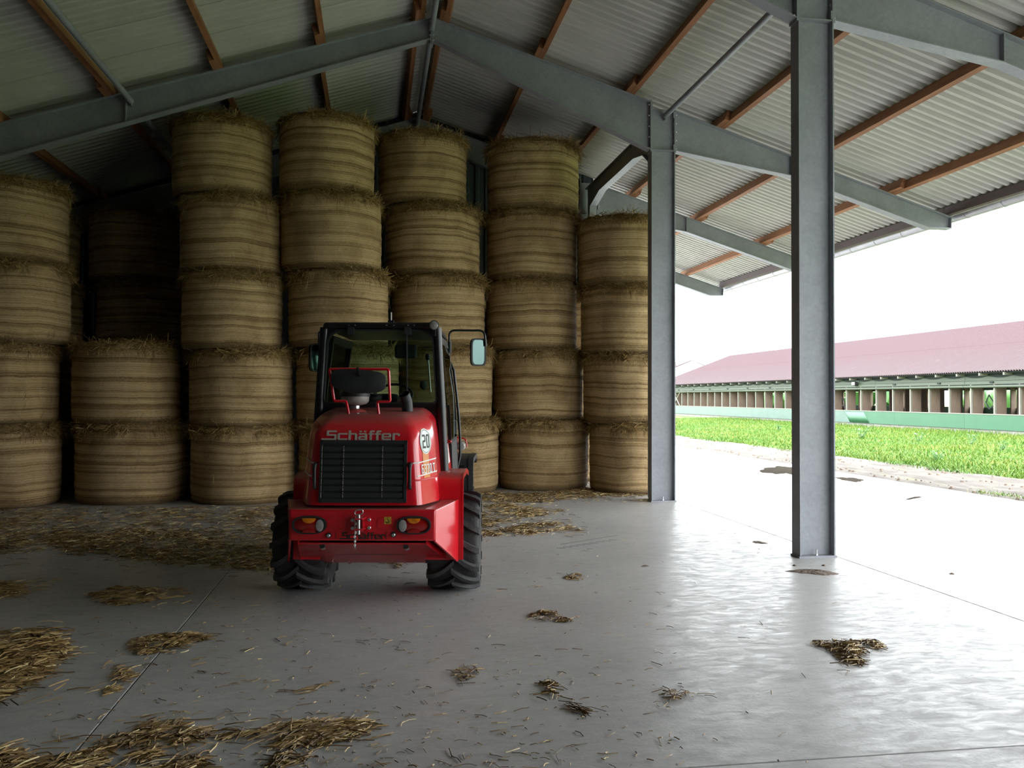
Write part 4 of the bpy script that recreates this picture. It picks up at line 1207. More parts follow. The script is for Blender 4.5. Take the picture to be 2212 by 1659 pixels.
p1 = T(915, 832, 8.1); part(MB().lathe([(0.002, -0.05), (0.03, -0.03), (0.038, 0.0), (0.03, 0.035), (0.002, 0.045)], 14, p1, 'z'), 'joystick', 'dark', smooth=50)
part(MB().hexa([(0.26, 0.10, 0.82), (0.50, 0.10, 0.82), (0.50, 0.80, 0.82), (0.26, 0.80, 0.82)], [(0.30, 0.14, 1.62), (0.50, 0.14, 1.62), (0.50, 0.74, 1.62), (0.30, 0.74, 1.62)]), 'side_console', 'dark', bevel=0.03)
a, b = T(878, 718, 7.60), T(879, 848, 7.60)
wp = part(MB().tube([a, b], 0.006, 6), 'wiper', 'plastic')
# roof lamp, aerial
p = T(937, 703, 7.54)
lp = part(MB().lathe([(0.030, 0.05), (0.042, 0.02), (0.043, -0.004), (0.039, -0.006)], 24, (p.x, p.y, p.z), 'y', cap=False), 'work_lamp', 'plastic', smooth=50)
part(disc_y([(p.x + 0.040 * math.cos(2 * math.pi * k / 24), p.z + 0.040 * math.sin(2 * math.pi * k / 24)) for k in range(24)], p.y + 0.0, p.y + 0.015, 0.012), 'lamp_lens', 'lens_clear', lp, smooth=50)
part(MB().box(p.x - 0.012, p.x + 0.012, p.y + 0.01, p.y + 0.04, p.z - 0.09, p.z - 0.03), 'lamp_bracket', 'black', lp)
p = T(844, 695, 7.75)
ae = part(MB().box(p.x - 0.025, p.x + 0.025, p.y - 0.02, p.y + 0.02, 2.34, 2.372), 'aerial_base', 'black')
part(MB().tube([(p.x, p.y, 2.37), (p.x, p.y, 2.445)], 0.007, 8), 'aerial', 'white', ae, smooth=50)
# mirrors on bent arms
def bend(pts, r=0.05, n=5):
    pts = [Vector(q) for q in pts]; res = [pts[0]]
    for a, b, c in zip(pts[:-2], pts[1:-1], pts[2:]):
        u = (a - b).normalized(); v = (c - b).normalized(); L = min(r, (a - b).length * 0.45, (c - b).length * 0.45)
        for k in range(n + 1):
            t = k / n; res.append((b + u * L) * (1 - t) ** 2 + b * 2 * t * (1 - t) + (b + v * L) * t * t)
    return res + [pts[-1]]
def mirror(D, arm, quad, name, yaw):
    m = part(MB().tube(bend([T(px, py, D) for px, py in arm], 0.06), 0.011, 10), name, 'black', smooth=50)
    x0, y0, x1, y1 = quad
    c = T((x0 + x1) / 2, (y0 + y1) / 2, D); w = (x1 - x0) / 2 * D / F_PX / math.cos(yaw); h = (y1 - y0) / 2 * D / F_PX
    lp_ = loop_shape(0, 0, w, h, 5, 36)
    rot = Matrix.Rotation(yaw, 4, 'Z')
    def xf(mb):
        return MB().add([tuple((rot @ Vector(v)) + c) for v in mb.v], mb.f)
    part(xf(ring_y(lp_, loop_shape(0, 0, w - 0.016, h - 0.016, 5, 36), -0.015, 0.03)), 'mirror_rim', 'plastic', m, smooth=40)
    part(xf(disc_y(lp_, 0.028, -0.002).add([], [])), 'mirror_back', 'plastic', m, smooth=40)
    part(xf(disc_y(loop_shape(0, 0, w - 0.015, h - 0.015, 5, 36), -0.008, 0.0)), 'mirror_glass', 'mirror', m)
    return m
mirror(8.85, [(970, 768), (970, 714), (1046, 714), (1049, 748)], (1017, 731, 1049, 791), 'door_mirror', 0.37)
p = T(971, 750, 8.85); part(MB().tube([p + Vector((0, 0, -0.06)), p + Vector((0, 0, 0.055))], 0.018, 10), 'mirror_socket', 'plastic', smooth=50)
mirror(8.85, [(704, 716), (688, 716), (688, 746)], (671, 743, 701, 804), 'door_mirror', 0.62)
# red rear mirror frame on the hood
fr = [(757, 914), (755, 904), (748, 867), (722, 868), (711, 798), (839, 798), (843, 868), (815, 868), (819, 902), (822, 912)]
D0 = 7.06
rf = part(MB().tube(bend([T(px, py, D0) + Vector((0, -0.06 if i in (0, 9) else 0, 0)) for i, (px, py) in enumerate(fr)], 0.018, 3), 0.0115, 10), 'mirror_frame', 'red', smooth=50)
for px in (748, 818.5):
    p = T(px, 911, 6.985)
    pa = part(MB().hexa([p + Vector((-0.041, -0.030, -0.024)), p + Vector((0.041, -0.030, -0.024)), p + Vector((0.041, 0.035, 0.018)), p + Vector((-0.041, 0.035, 0.018))],
                        [p + Vector((-0.041, -0.034, -0.018)), p + Vector((0.041, -0.034, -0.018)), p + Vector((0.041, 0.031, 0.024)), p + Vector((-0.041, 0.031, 0.024))]), 'foot_plate', 'red', rf)
    for sx_ in (-0.026, 0.026):
        for q in (0.15, 0.85):
            c = p + Vector((sx_, -0.034 + 0.065 * q, -0.016 + 0.042 * q))
            part(MB().lathe([(0.008, -0.002), (0.008, 0.008), (0.005, 0.011)], 8, c, 'z'), 'bolt_head', 'steel', rf)
c = T(774, 822, 7.03)
ml = loop_shape(c.x, c.z, 0.219, 0.077, 4.5, 44)
ml = [(x, z - 0.06 * (x - c.x) + 0.03 * (1 - ((x - c.x) / 0.22) ** 2) * (-1 if z < c.z else 0.3)) for x, z in ml]
part(disc_y(ml, c.y - 0.01, c.y + 0.03, 0.025), 'rear_view_mirror', 'plastic', smooth=50)
part(MB().tube([T(772, 796, 7.0), T(774, 808, 6.97), T(776, 812, 7.0)], 0.012, 8), 'mirror_clamp', 'black', smooth=50)
# air intake bowl and exhaust
p = T(767, 884, 7.30); zt = T(767, 843, 7.30).z; zb = T(767, 876, 7.30).z
sn = part(MB().lathe([(0.045, zb - 0.005), (0.10, zb + 0.012), (0.117, zb + 0.035), (0.119, zb + 0.075)], 28, (p.x, p.y, 0)), 'intake_bowl', 'cup', smooth=40)
part(MB().lathe([(0.124, zb + 0.072), (0.126, zb + 0.088), (0.112, zt - 0.012), (0.07, zt), (0.01, zt + 0.002)], 28, (p.x, p.y, 0)), 'bowl_cap', 'plastic', sn, smooth=40)
part(MB().lathe([(0.036, 1.575), (0.036, zb - 0.003)], 18, (p.x, p.y, 0)), 'intake_neck', 'plastic', sn, smooth=40)
part(MB().lathe([(0.040, 1.590), (0.041, 1.595), (0.041, 1.612), (0.040, 1.617)], 18, (p.x, p.y, 0)), 'hose_clip', 'steel', sn, smooth=40)
part(MB().lathe([(0.115, 1.560), (0.105, 1.572), (0.05, 1.592), (0.036, 1.592)], 24, (p.x, p.y - 0.02, 0)), 'intake_collar', 'red', sn, smooth=40)
e0, e1, e2 = T(881, 893, 7.30), T(879, 868, 7.30), T(873, 852, 7.26)
n1 = MB(); n1.tube([e0, e0 + (e1 - e0) * 0.6, e1, e2], 0.046, 20, cap=False); n1.tube([e0, e0 + (e1 - e0) * 0.6, e1, e2 + (e2 - e1) * 0.02], 0.040, 20, cap=False)
ex = part(n1, 'exhaust_pipe', 'plastic', smooth=50)
part(MB().lathe([(0.065, -0.006), (0.065, 0.006)], 18, (e0.x, e0.y, e0.z + 0.008)), 'exhaust_flange', 'black', ex)
q1 = e2 + (e1 - e2) * 0.5
part(MB().tube([q1, q1 + (e1 - q1) * 0.1], 0.040, 18), 'exhaust_core', 'ink', ex)
# door side hose, grab handle, headlamp
hs = [(972, 783), (980, 800), (986, 850), (991, 900), (994, 945), (994, 985), (988, 1012)]
part(MB().tube([T(px, py, 8.95) for px, py in hs], 0.014, 10), 'grab_rail', 'black', smooth=60)
part(MB().tube(bend([T(977, 908, 8.7), T(985, 910, 8.7), T(985, 936, 8.7), T(979, 938, 8.7)], 0.03), 0.013, 8), 'door_handle', 'plastic', smooth=50)
p = T(989, 962, 9.25)
hb = part(MB().box(p.x - 0.10, p.x - 0.01, p.y + 0.02, p.y + 0.20, p.z - 0.10, p.z + 0.09), 'headlamp_bracket', 'red', bevel=0.008)
part(MB().tube(bend([(p.x - 0.03, p.y + 0.03, p.z + 0.085), (p.x + 0.085, p.y + 0.03, p.z + 0.07), (p.x + 0.098, p.y + 0.03, p.z - 0.02)], 0.06), 0.007, 8), 'lamp_guard', 'red', hb, smooth=50)
part(MB().lathe([(0.01, -0.035), (0.035, -0.03), (0.047, 0.0), (0.05, 0.06)], 20, (p.x + 0.035, p.y + 0.0, p.z - 0.01), 'y'), 'headlamp', 'rim', hb, smooth=50)
# loader boom ahead of the cab
part(MB().hexa([(-0.12, 1.25, 1.05), (0.12, 1.25, 1.05), (0.12, 1.25, 1.32), (-0.12, 1.25, 1.32)], [(-0.12, 3.0, 0.45), (0.12, 3.0, 0.45), (0.12, 3.0, 0.68), (-0.12, 3.0, 0.68)]), 'boom', 'red', bevel=0.015)
part(MB().box(-0.45, 0.45, 3.0, 3.10, 0.22, 0.75), 'quick_hitch', 'black', bevel=0.02)

# ------------------------------------------------------------------ outside ground
gnd = MB().box(10.4, 260, -60, 260, -0.5, -0.03).build('ground', M['soil']); tag(gnd, 'grass covered ground between the hall and the barn', None, None, 'structure')
def bumpy(name, x0, x1, y0, y1, nx, ny_, hf, mat, label):
    vs = []; fs = []
    for j in range(ny_ + 1):
        for i in range(nx + 1):
            x = x0 + (x1 - x0) * i / nx; y = y0 + (y1 - y0) * j / ny_
            vs.append((x, y, hf(x, y, i / nx)))
    for j in range(ny_):
        for i in range(nx):
            a = j * (nx + 1) + i; fs.append((a, a + 1, a + nx + 2, a + nx + 1))
    o = MB().add(vs, fs).build(name, mat, None, smooth=80)
    return tag(o, label, None, None, 'structure')
_rg = random.Random(5)
_w = [(_rg.uniform(0.6, 5), _rg.uniform(0.3, 2.5), _rg.uniform(0, 6.28), _rg.uniform(0.2, 1)) for _ in range(14)]
def hn(x, y): return sum(a * math.sin(x * fx + y * fy + p) for fx, fy, p, a in _w) / 7
def track_h(x, y, t):
    rut = -0.05 * math.exp(-((x - 11.25 - 0.1 * math.sin(y * 0.4)) / 0.22) ** 2) - 0.05 * math.exp(-((x - 12.45 - 0.1 * math.sin(y * 0.37 + 1)) / 0.25) ** 2)
    edge = -0.03 if t in (0.0, 1.0) else 0.0
    return 0.02 + rut + 0.022 * hn(x * 3, y * 2.3) + edge
bumpy('dirt_track', 10.45 + 0.08, 13.4, 2, 60, 30, 420, track_h, M['dirt'], 'rutted brown dirt track along the edge of the concrete yard')
# clods on the track
cl = MB()
for _ in range(420):
    x = _rg.choice((11.0, 11.7, 12.2, 12.8, 10.75)) + _rg.gauss(0, 0.12); y = _rg.uniform(8, 40); r = _rg.uniform(0.012, 0.05)
    z = track_h(x, y, 0.5)
    b = [(x + r * _rg.uniform(0.7, 1.4) * math.cos(a), y + r * _rg.uniform(0.7, 1.4) * math.sin(a), z - 0.01) for a in (0.3, 1.6, 2.9, 4.2, 5.4)]
    t = [(p[0] * 0.5 + x * 0.5, p[1] * 0.5 + y * 0.5, z + r * 0.7) for p in b]
    cl.hexa(b, t)
o = cl.build('dirt_clods', M['mud']); tag(o, 'brown clods of earth scattered over the dirt track', 'clods', None, 'stuff')

# ------------------------------------------------------------------ grass and weeds
rg = random.Random(9); gb = MB()
def blade(x, y, h, w, lean, z0=-0.03):
    a = rg.uniform(0, 6.28); dx, dy = math.cos(a) * w, math.sin(a) * w
    lx, ly = rg.gauss(0, lean), rg.gauss(0, lean)
    b = len(gb.v)
    gb.v += [(x - dx, y - dy, z0), (x + dx, y + dy, z0), (x + lx * 0.4 + dx * 0.6, y + ly * 0.4 + dy * 0.6, z0 + h * 0.6), (x + lx * 0.4 - dx * 0.6, y + ly * 0.4 - dy * 0.6, z0 + h * 0.6), (x + lx, y + ly, z0 + h)]
    gb.f += [(b, b + 1, b + 2, b + 3), (b + 3, b + 2, b + 4)]
cnt = 0
while cnt < 105000:
    x = 12.9 + 16.4 * rg.random() ** 1.25
    y = 8 + 62 * rg.random() ** 1.5
    px = (x * CR.x + y * CR.y) / max(0.1, x * _f.x + y * _f.y) * F_PX + 1106
    if px > 2420 or px < 1380: continue
    edge = 13.15 + 0.35 * math.sin(y * 0.9) + 0.25 * math.sin(y * 2.3 + 1)
    if x < edge + rg.gauss(0, 0.22): continue
    lush = 0.55 + 0.45 * math.sin(x * 0.7 + 1.1) * math.sin(y * 0.5 + 0.6)
    h = rg.uniform(0.04, 0.15) * (0.7 + 0.5 * lush) * (1.0 + 0.7 * max(0, (x - 24) / 5))
    blade(x, y, h, rg.uniform(0.007, 0.018), 0.06)
    cnt += 1
for _ in range(900):                                    # tufts that creep over the edge of the yard
    y = rg.uniform(9, 14.2); x = 10.72 + rg.gauss(0, 0.10) + (14.2 - y) * 0.02
    blade(x, y, rg.uniform(0.03, 0.10), 0.007, 0.05, 0.0)
o = bpy.data.objects.new('grass', raw_mesh(gb, 'grass', M['grass'])); link(o)
tag(o, 'bright green rough grass in front of the barn', 'grass', None, 'stuff')
def weed(px, py, size, label):
    c = floor_at(px, py); r2 = random.Random(int(px)); w = empty('weed', (c.x, c.y, -0.03)); tag(w, label, 'weed', None)
    for s in range(7):
        a = r2.uniform(0, 6.28); L = size * r2.uniform(0.7, 1.15); d = Vector((math.cos(a) * 0.45, math.sin(a) * 0.45, 1)).normalized()
        MB().tube([(0, 0, 0), d * L * 0.5, d * L], [0.012, 0.009, 0.004], 5).build('stem', M['weed'], w)
        for q in range(6):
            t = 0.25 + 0.75 * q / 5; b = d * (L * t); aa = r2.uniform(0, 6.28); l = size * r2.uniform(0.2, 0.34)
            e = Vector((math.cos(aa), math.sin(aa), r2.uniform(-0.1, 0.5))).normalized(); sd = e.cross(Vector((0, 0, 1))).normalized() * (l * 0.26); up = Vector((0, 0, 0.004))
            MB().hexa([b, b + e * l * 0.45 + sd, b + e * l - Vector((0, 0, l * 0.2)), b + e * l * 0.45 - sd], [b + up, b + e * l * 0.45 + sd + up, b + e * l - Vector((0, 0, l * 0.2)) + up, b + e * l * 0.45 - sd + up]).build('leaf', M['weed'], w)
weed(1862, 948, 0.62, 'tallest dark leafy weed in the grass under the floodlight')
weed(1985, 955, 0.45, 'dark green weed in the grass below the green wall panel')
weed(2098, 962, 0.48, 'broad leafy weed with pale flower heads farther along the green panel')
weed(1683, 930, 0.40, 'small weed in the grass below the grey-green tarpaulin')
weed(2025, 998, 0.34, 'low dark weed close to the dirt track')
weed(2165, 975, 0.40, 'bushy weed beside the flowering broad leafy weed')

# ------------------------------------------------------------------ puddles, mud
def puddle(cx, cy, rx, ry, ang, seed, name, mat, label, cat, z=0.003, dome=0.0):
    r2 = random.Random(seed); n = 48; ph = [r2.uniform(0, 6.28) for _ in range(4)]
    ca, sa = math.cos(ang), math.sin(ang); rings = (0.02, 0.3, 0.55, 0.8, 1.0); vs = []; fs = []
    for s in rings:
        for k in range(n):
            a = 2 * math.pi * k / n
            q = s * (1 + 0.16 * math.sin(2 * a + ph[0]) + 0.12 * math.sin(3 * a + ph[1]) + 0.09 * math.sin(7 * a + ph[2]) + 0.05 * math.sin(13 * a + ph[3]))
            x, y = rx * q * math.cos(a), ry * q * math.sin(a)
            zz = (z if s < 1 else 0.0005) + dome * (1 - s ** 2) * (0.55 + 0.45 * r2.random())
            vs.append((cx + x * ca - y * sa, cy + x * sa + y * ca, zz))
    for i in range(len(rings) - 1):
        for k in range(n):
            k2 = (k + 1) % n; fs.append((i * n + k, i * n + k2, (i + 1) * n + k2, (i + 1) * n + k))
    fs.append(tuple(range(n)))
    o = MB().add(vs, fs).build(name, mat, None, smooth=70)
    return tag(o, label, cat)
puddle(9.45, 19.25, 0.42, 1.35, -0.42, 3, 'puddle', M['water'], 'larger shallow puddle on the concrete yard seen beside the nearer column', 'puddle')
puddle(9.80, 16.9, 0.20, 0.62, -0.25, 4, 'puddle', M['water'], 'smaller narrow puddle on the concrete yard', 'puddle')
puddle(9.05, 13.6, 0.05, 0.42, -0.9, 8, 'puddle', M['water'], 'thin sliver of a puddle on the bright yard toward the dirt track', 'puddle')
m0 = floor_at(1757, 1236)
puddle(m0.x, m0.y, 0.235, 0.115, -0.28, 5, 'mud_patch', M['mud'], 'patch of dried brown mud on the floor at the nearer column', 'mud', 0.003, 0.022)
m0 = floor_at(1640, 1172)
puddle(m0.x, m0.y, 0.075, 0.09, 0.3, 6, 'mud_patch', M['mud'], 'small reddish crumb of mud on the floor between the two columns', 'mud', 0.002, 0.012)
for k, (px, py) in enumerate(((2056, 1240), (1394, 1223), (1780, 1222), (1716, 1222))):
    m0 = floor_at(px, py); puddle(m0.x, m0.y, 0.028 + 0.01 * (k == 1), 0.02, 0.2 * k, 20 + k, 'mud_crumb', M['mud'],
        ['tiny mud crumb lying far out on the bright yard floor', 'faint brown crumb on the floor in front of the farther column', 'tiny crumb at the foot of the nearer column, outer corner', 'tiny crumb at the foot of the nearer column, inner corner'][k], 'mud', 0.002, 0.012)

# ------------------------------------------------------------------ cow barn
BX, BZE, BXR, BZR = 29.5, 3.02, 37.5, 6.26
BY0, BY1 = 16.0, 87.8
barn = empty('cow_barn', (BX, BY0, 0)); tag(barn, 'long low cow barn with faded red corrugated roof and green lower wall', 'building')
def bp_(mb, name, mat, par=barn, smooth=None): return mb.build(name, M[mat], par, smooth)
LY = BY1 - BY0
bsl = (BZR - BZE) / (BXR - BX + 0.55); bal = math.atan(bsl)
bL = (BXR - BX + 0.55) / math.cos(bal)
bm = [sheet_mesh('roof_sheet', bL / 2 + 0.03, M['barn_roof'], 0.177, 10, 0.028, 6) for _ in range(1)][0]
nb = int(LY / 1.77) + 1
for j in range(nb):
    for i in (0, 1):
        s = i * bL / 2
        x = BXR - BX - s * math.cos(bal); z = BZR - s * math.sin(bal) + 0.006 * (1 - i)
        inst('roof_sheet', bm, barn, (x, j * 1.77 + 1.77, z), (0, bal, math.pi))
bp_(MB().hexa([(BXR - BX, 0, BZR - 0.02), (BXR - BX, LY + 0.2, BZR - 0.02), (BXR - BX + 8.5, LY + 0.2, BZE), (BXR - BX + 8.5, 0, BZE)],
              [(BXR - BX, 0, BZR + 0.03), (BXR - BX, LY + 0.2, BZR + 0.03), (BXR - BX + 8.5, LY + 0.2, BZE + 0.05), (BXR - BX + 8.5, 0, BZE + 0.05)]), 'far_roof_slope', 'barn_roof')
bp_(MB().hexa([(-0.4, 0, BZE - 0.10), (-0.4, LY, BZE - 0.10), (8.0, LY, BZR - 0.10), (8.0, 0, BZR - 0.10)], [(-0.4, 0, BZE - 0.04), (-0.4, LY, BZE - 0.04), (8.0, LY, BZR - 0.05), (8.0, 0, BZR - 0.05)]), 'roof_lining', 'barn_dark')
rt = MB().box(-0.52, 0.2, -0.045, 0.045, BZE - 0.20, BZE - 0.07).mesh('rafter_tail', M['barn_pale'])
y = 0.6
while y < LY:
    inst('rafter_tail', rt, barn, (0, y, 0)); y += 1.67
# scalloped dark sheet standing in for shadow between rafters and pale roller boards
sc_ = MB(); n = int(LY / 0.20)
vs = []; fs = []
for k in range(n + 1):
    yy = k * 0.20; d = abs(math.sin(math.pi * (yy - 0.6) / 1.67))
    vs += [(-0.07, yy, BZE - 0.05), (-0.07, yy, BZE - 0.20 - 0.10 * d), (-0.05, yy, BZE - 0.05), (-0.05, yy, BZE - 0.20 - 0.10 * d)]
for k in range(n):
    a = 4 * k; fs += [(a, a + 4, a + 5, a + 1), (a + 2, a + 3, a + 7, a + 6), (a + 1, a + 5, a + 7, a + 3)]
bp_(sc_.add(vs, fs), 'scalloped_shadow', 'barn_dark')
for k in range(9):
    y0 = k * 8.0; y1 = min(LY, y0 + 7.98)
    bp_(MB().box(-0.03, 0.03, y0, y1, 2.58, 3.02), 'fascia_board', 'barn_fascia')
    bp_(MB().box(-0.06, 0.03, y0, y1, 2.40, 2.565), 'fascia_board', 'barn_fascia')
    bp_(MB().tube([(-0.07, y0, 2.30), (-0.07, y1, 2.30)], 0.07, 10), 'curtain_roll', 'barn_fascia', smooth=40)
    for q in (2.0, 6.0):
        bp_(MB().box(-0.11, -0.05, y0 + q - 0.12, y0 + q + 0.12, 2.46, 2.54), 'roller_bracket', 'barn_dark')
# dividing boards between the openings
fin = MB().box(0.02, 0.60, -0.03, 0.03, 0.86, 2.36).mesh('divider_board', M['barn_brown'])
post = MB().box(-0.05, 0.05, -0.045, 0.045, 0.0, 2.40).mesh('post', M['barn_pale'])
post2 = MB().box(0, 0.42, -0.05, 0.05, 0.25, 3.6).mesh('inner_post', M['barn_brown'])
y = (32.531 * 29.5 / 26.5) - BY0 - 1.67 * 12
while y < LY - 0.2:
    if y > 0.1:
        inst('divider_board', fin, barn, (0, y, 0)); inst('post', post, barn, (0, y, 0))
        inst('inner_post', post2, barn, (4.4, y + 0.6, 0)); inst('rear_post', post2, barn, (15.8, y + 0.3, 0))
    y += 1.67
ysp = 50.4 - BY0
for a, b, mt in ((0, ysp, 'barn_green'), (ysp, LY, 'barn_tarp')):
    q = a
    while q < b:
        e = min(b, q + 6.0)
        bp_(MB().box(-0.09, 0.0, q, e - 0.012, 0.20, 0.93), 'lower_panel', mt); q = e
    bp_(MB().box(-0.11, -0.02, a, b - 0.01, 0.925, 0.965), 'panel_rail', 'barn_pale')
# loose fold where the panel and the tarpaulin meet
fold = MB(); vs = []; fs = []
for k in range(25):
    yy = ysp - 1.2 + k * 0.09
    for z in (0.22, 0.5, 0.93):
        vs.append((-0.095 - 0.016 * abs(math.sin(k * 0.75 + (0.93 - z) * 3)) * (1.2 - z), yy + (0.93 - z) * -0.9, z))
for k in range(24):
    for i in (0, 1):
        a = 3 * k + i; fs.append((a, a + 3, a + 4, a + 1))
o = bp_(fold.add(vs, fs), 'tarpaulin_fold', 'barn_green', smooth=60)
md = o.modifiers.new('solid', 'SOLIDIFY'); md.thickness = 0.006
bp_(MB().box(-0.04, 0.10, 0, LY, -0.05, 0.26), 'plinth', 'plinth')
bp_(MB().box(0.1, 16.4, 0, LY, 0.0, 0.35), 'barn_floor', 'plinth')
bp_(MB().box(16.2, 16.3, 0, LY, 0.30, 1.05), 'rear_wall_panel', 'barn_green')
bp_(MB().box(16.2, 16.3, 0, LY, 2.35, 3.1), 'rear_wall_board', 'barn_fascia')
bp_(MB().box(4.3, 4.5, 0, LY, 0.35, 0.75), 'feed_kerb', 'barn_dark')
for k in range(int(LY / 1.67)):
    if k % 3 == 0:
        y0 = k * 1.67 + 0.9
        bp_(MB().tube([(3.2, y0, 0.4), (3.2, y0 + 0.15, 1.5), (3.2, y0 + 0.5, 1.9), (3.2, y0 + 0.75, 1.5), (3.2, y0 + 0.5, 1.15), (3.2, y0 + 0.2, 1.3)], 0.035, 8), 'cubicle_hoop', 'galv', smooth=50)
# cross brace at the far end of the open front
for a, b in (((0, 73.6 * 1.113 - BY0 - 0.3, 2.25), (0, 73.6 * 1.113 - BY0 + 1.5, 0.95)), ((0, 73.6 * 1.113 - BY0 + 1.5, 2.25), (0, 73.6 * 1.113 - BY0 - 0.3, 0.95))):
    bp_(MB().tube([Vector(a) + Vector((-0.1, 0, 0)), Vector(b) + Vector((-0.1, 0, 0))], 0.05, 8), 'cross_brace', 'barn_pale', smooth=50)
# gable wall at the far end
bp_(MB().prism([(0, LY - 0.1, 2.3), (16, LY - 0.1, 2.3), (8, LY - 0.1, BZR - 0.15)], (0, 0.1, 0)), 'gable_board', 'barn_fascia')
# floodlight on the fascia
fl = empty('floodlight', (29.38, 49.95, 2.62)); tag(fl, 'small floodlight fixed on the pale green barn fascia', 'lamp')
MB().box(-0.20, -0.02, -0.20, 0.20, -0.11, 0.11).build('housing', M['plastic'], fl, bevel=0.02)
MB().box(-0.215, -0.20, -0.17, 0.17, -0.085, 0.085).build('lens', M['lens_clear'], fl)
MB().tube([(0.02, 0, 0.02), (-0.08, 0, 0.16), (-0.08, 0, 0.10)], 0.015, 6).build('bracket', M['plastic'], fl)
# second barn farther on, only a corner of its roof shows
b2 = empty('far_barn', (BX, 99.8, 0)); tag(b2, 'farther red-roofed barn, a corner of its roof above the cow barn', 'building')
for s, nm in ((-1, 'roof_slope'), (1, 'roof_slope')):
    MB().hexa([(8, 0, 6.22), (8, 40, 6.22), (8 + s * 8.6, 40, 2.9), (8 + s * 8.6, 0, 2.9)], [(8, 0, 6.27), (8, 40, 6.27), (8 + s * 8.6, 40, 2.96), (8 + s * 8.6, 0, 2.96)]).build(nm, M['barn_roof'], b2)
MB().prism([(0, 0.02, 0), (16, 0.02, 0), (16, 0.02, 3.0), (8, 0.02, 6.2), (0, 0.02, 3.0)], (0, 0.15, 0)).build('gable_wall', M['white'], b2)
MB().box(0, 0.15, 0.5, 39.5, 0, 3.0).build('side_wall', M['barn_fascia'], b2)

# hedge of trees beyond the barn, seen only through its openings
hg = MB(); r3 = random.Random(31)
for k in range(60):
    cx = 62 + r3.uniform(-2, 2); cy = 20 + k * 2.2 + r3.uniform(-1, 1); rr = r3.uniform(1.4, 2.4); hz = r3.uniform(3.0, 5.5); n1, n2 = 10, 6
    ph = [r3.uniform(0, 6.28) for _ in range(3)]
    hg.lathe([(rr * math.sin(math.pi * (i + 0.4) / (n2 + 0.8)) * (1 + 0.15 * math.sin(i * 2.3 + ph[0])), hz * (i / n2)) for i in range(n2 + 1)], n1, (cx, cy, -0.1))
tag(hg.build('hedge', M['weed'], None, smooth=70), 'dark green hedge beyond the barn, glimpsed through its openings', 'hedge', None, 'stuff')

# ------------------------------------------------------------------ straw on the floor
def patch_points(poly, n, rng, loose=0.16):
    xs_ = [p[0] for p in poly]; ys_ = [p[1] for p in poly]; res = []
    def inside(x, y):
        c = False; j = len(poly) - 1
        for i in range(len(poly)):
            xi, yi = poly[i]; xj, yj = poly[j]
            if (yi > y) != (yj > y) and x < (xj - xi) * (y - yi) / (yj - yi) + xi: c = not c
            j = i
        return c
    ex = (max(xs_) - min(xs_)); ey = (max(ys_) - min(ys_)); cen = []
    while len(cen) < max(3, n // 34):
        x = rng.uniform(min(xs_), max(xs_)); y = rng.uniform(min(ys_), max(ys_))
        if inside(x, y): cen.append((x, y, rng.uniform(0.02, 0.075)))
    while len(res) < n:
        if rng.random() < 0.2:
            x = rng.uniform(min(xs_), max(xs_)); y = rng.uniform(min(ys_), max(ys_))
        else:
            cx, cy, s = rng.choice(cen); x = cx + rng.gauss(0, ex * s); y = cy + rng.gauss(0, ey * s * 1.6)
        if inside(x, y) or rng.random() < loose: res.append((x, y))
    return res
def edge_fall(poly, x, y):
    """0 at the outline, 1 well inside, measured in picture units of the outline"""
    d = 1e9
    for i in range(len(poly)):
        ax, ay = poly[i]; bx, by = poly[(i + 1) % len(poly)]
        L2 = (bx - ax) ** 2 + (by - ay) ** 2 or 1
        t = max(0, min(1, ((x - ax) * (bx - ax) + (y - ay) * (by - ay)) / L2))
        d = min(d, math.hypot(x - ax - t * (bx - ax), (y - ay - t * (by - ay))))
    w = max(1.0, min(max(p[0] for p in poly) - min(p[0] for p in poly), max(p[1] for p in poly) - min(p[1] for p in poly)) * 0.4)
    return min(1, d / w)
_pn = [0]
def pile(poly, n, h, label, ln=(0.04, 0.14), wd=(0.0022, 0.004), ang=None, spread=1.6, stray=0.15, kind=None, bed=0, loc=None):
    """heap of loose stalks inside a floor outline; ang: preferred direction of the stalks"""
    _pn[0] += 1; rng = random.Random(500 + _pn[0]); mb = MB()
    cx = sum(p[0] for p in poly) / len(poly); cy = sum(p[1] for p in poly) / len(poly)
    org = floor_at(cx, cy)
    for x, y in patch_points(poly, n, rng, min(0.16, stray)):
        f = edge_fall(poly, x, y)
        if rng.random() < stray:
            x += rng.gauss(0, 18); y += rng.gauss(0, 7); f = 0
        p = floor_at(x, y) - org
        a = rng.uniform(0, 6.28) if ang is None else rng.gauss(ang, spread)
        z = 0.004 + h * f * rng.random()
        d = Vector((math.cos(a), math.sin(a), rng.gauss(0, 0.16) * min(1, h * 14) * f))
        L = rng.uniform(*ln)
        p.z = z
        if d.z < 0: p.z = max(z, 0.004 - d.z * L)
        straw(mb, p - Vector((d.x, d.y, 0)) * L * 0.5, d, L, rng.uniform(*wd), Vector((rng.gauss(0, 0.008), rng.gauss(0, 0.008), rng.uniform(0, 0.010))), rng)
    o = bpy.data.objects.new('straw_pile', raw_mesh(mb, 'straw_pile', M['straw'])); link(o)
    o.location = (org.x, org.y, 0)
    tag(o, label, 'straw', 'loose straw on the floor', kind)
    return o
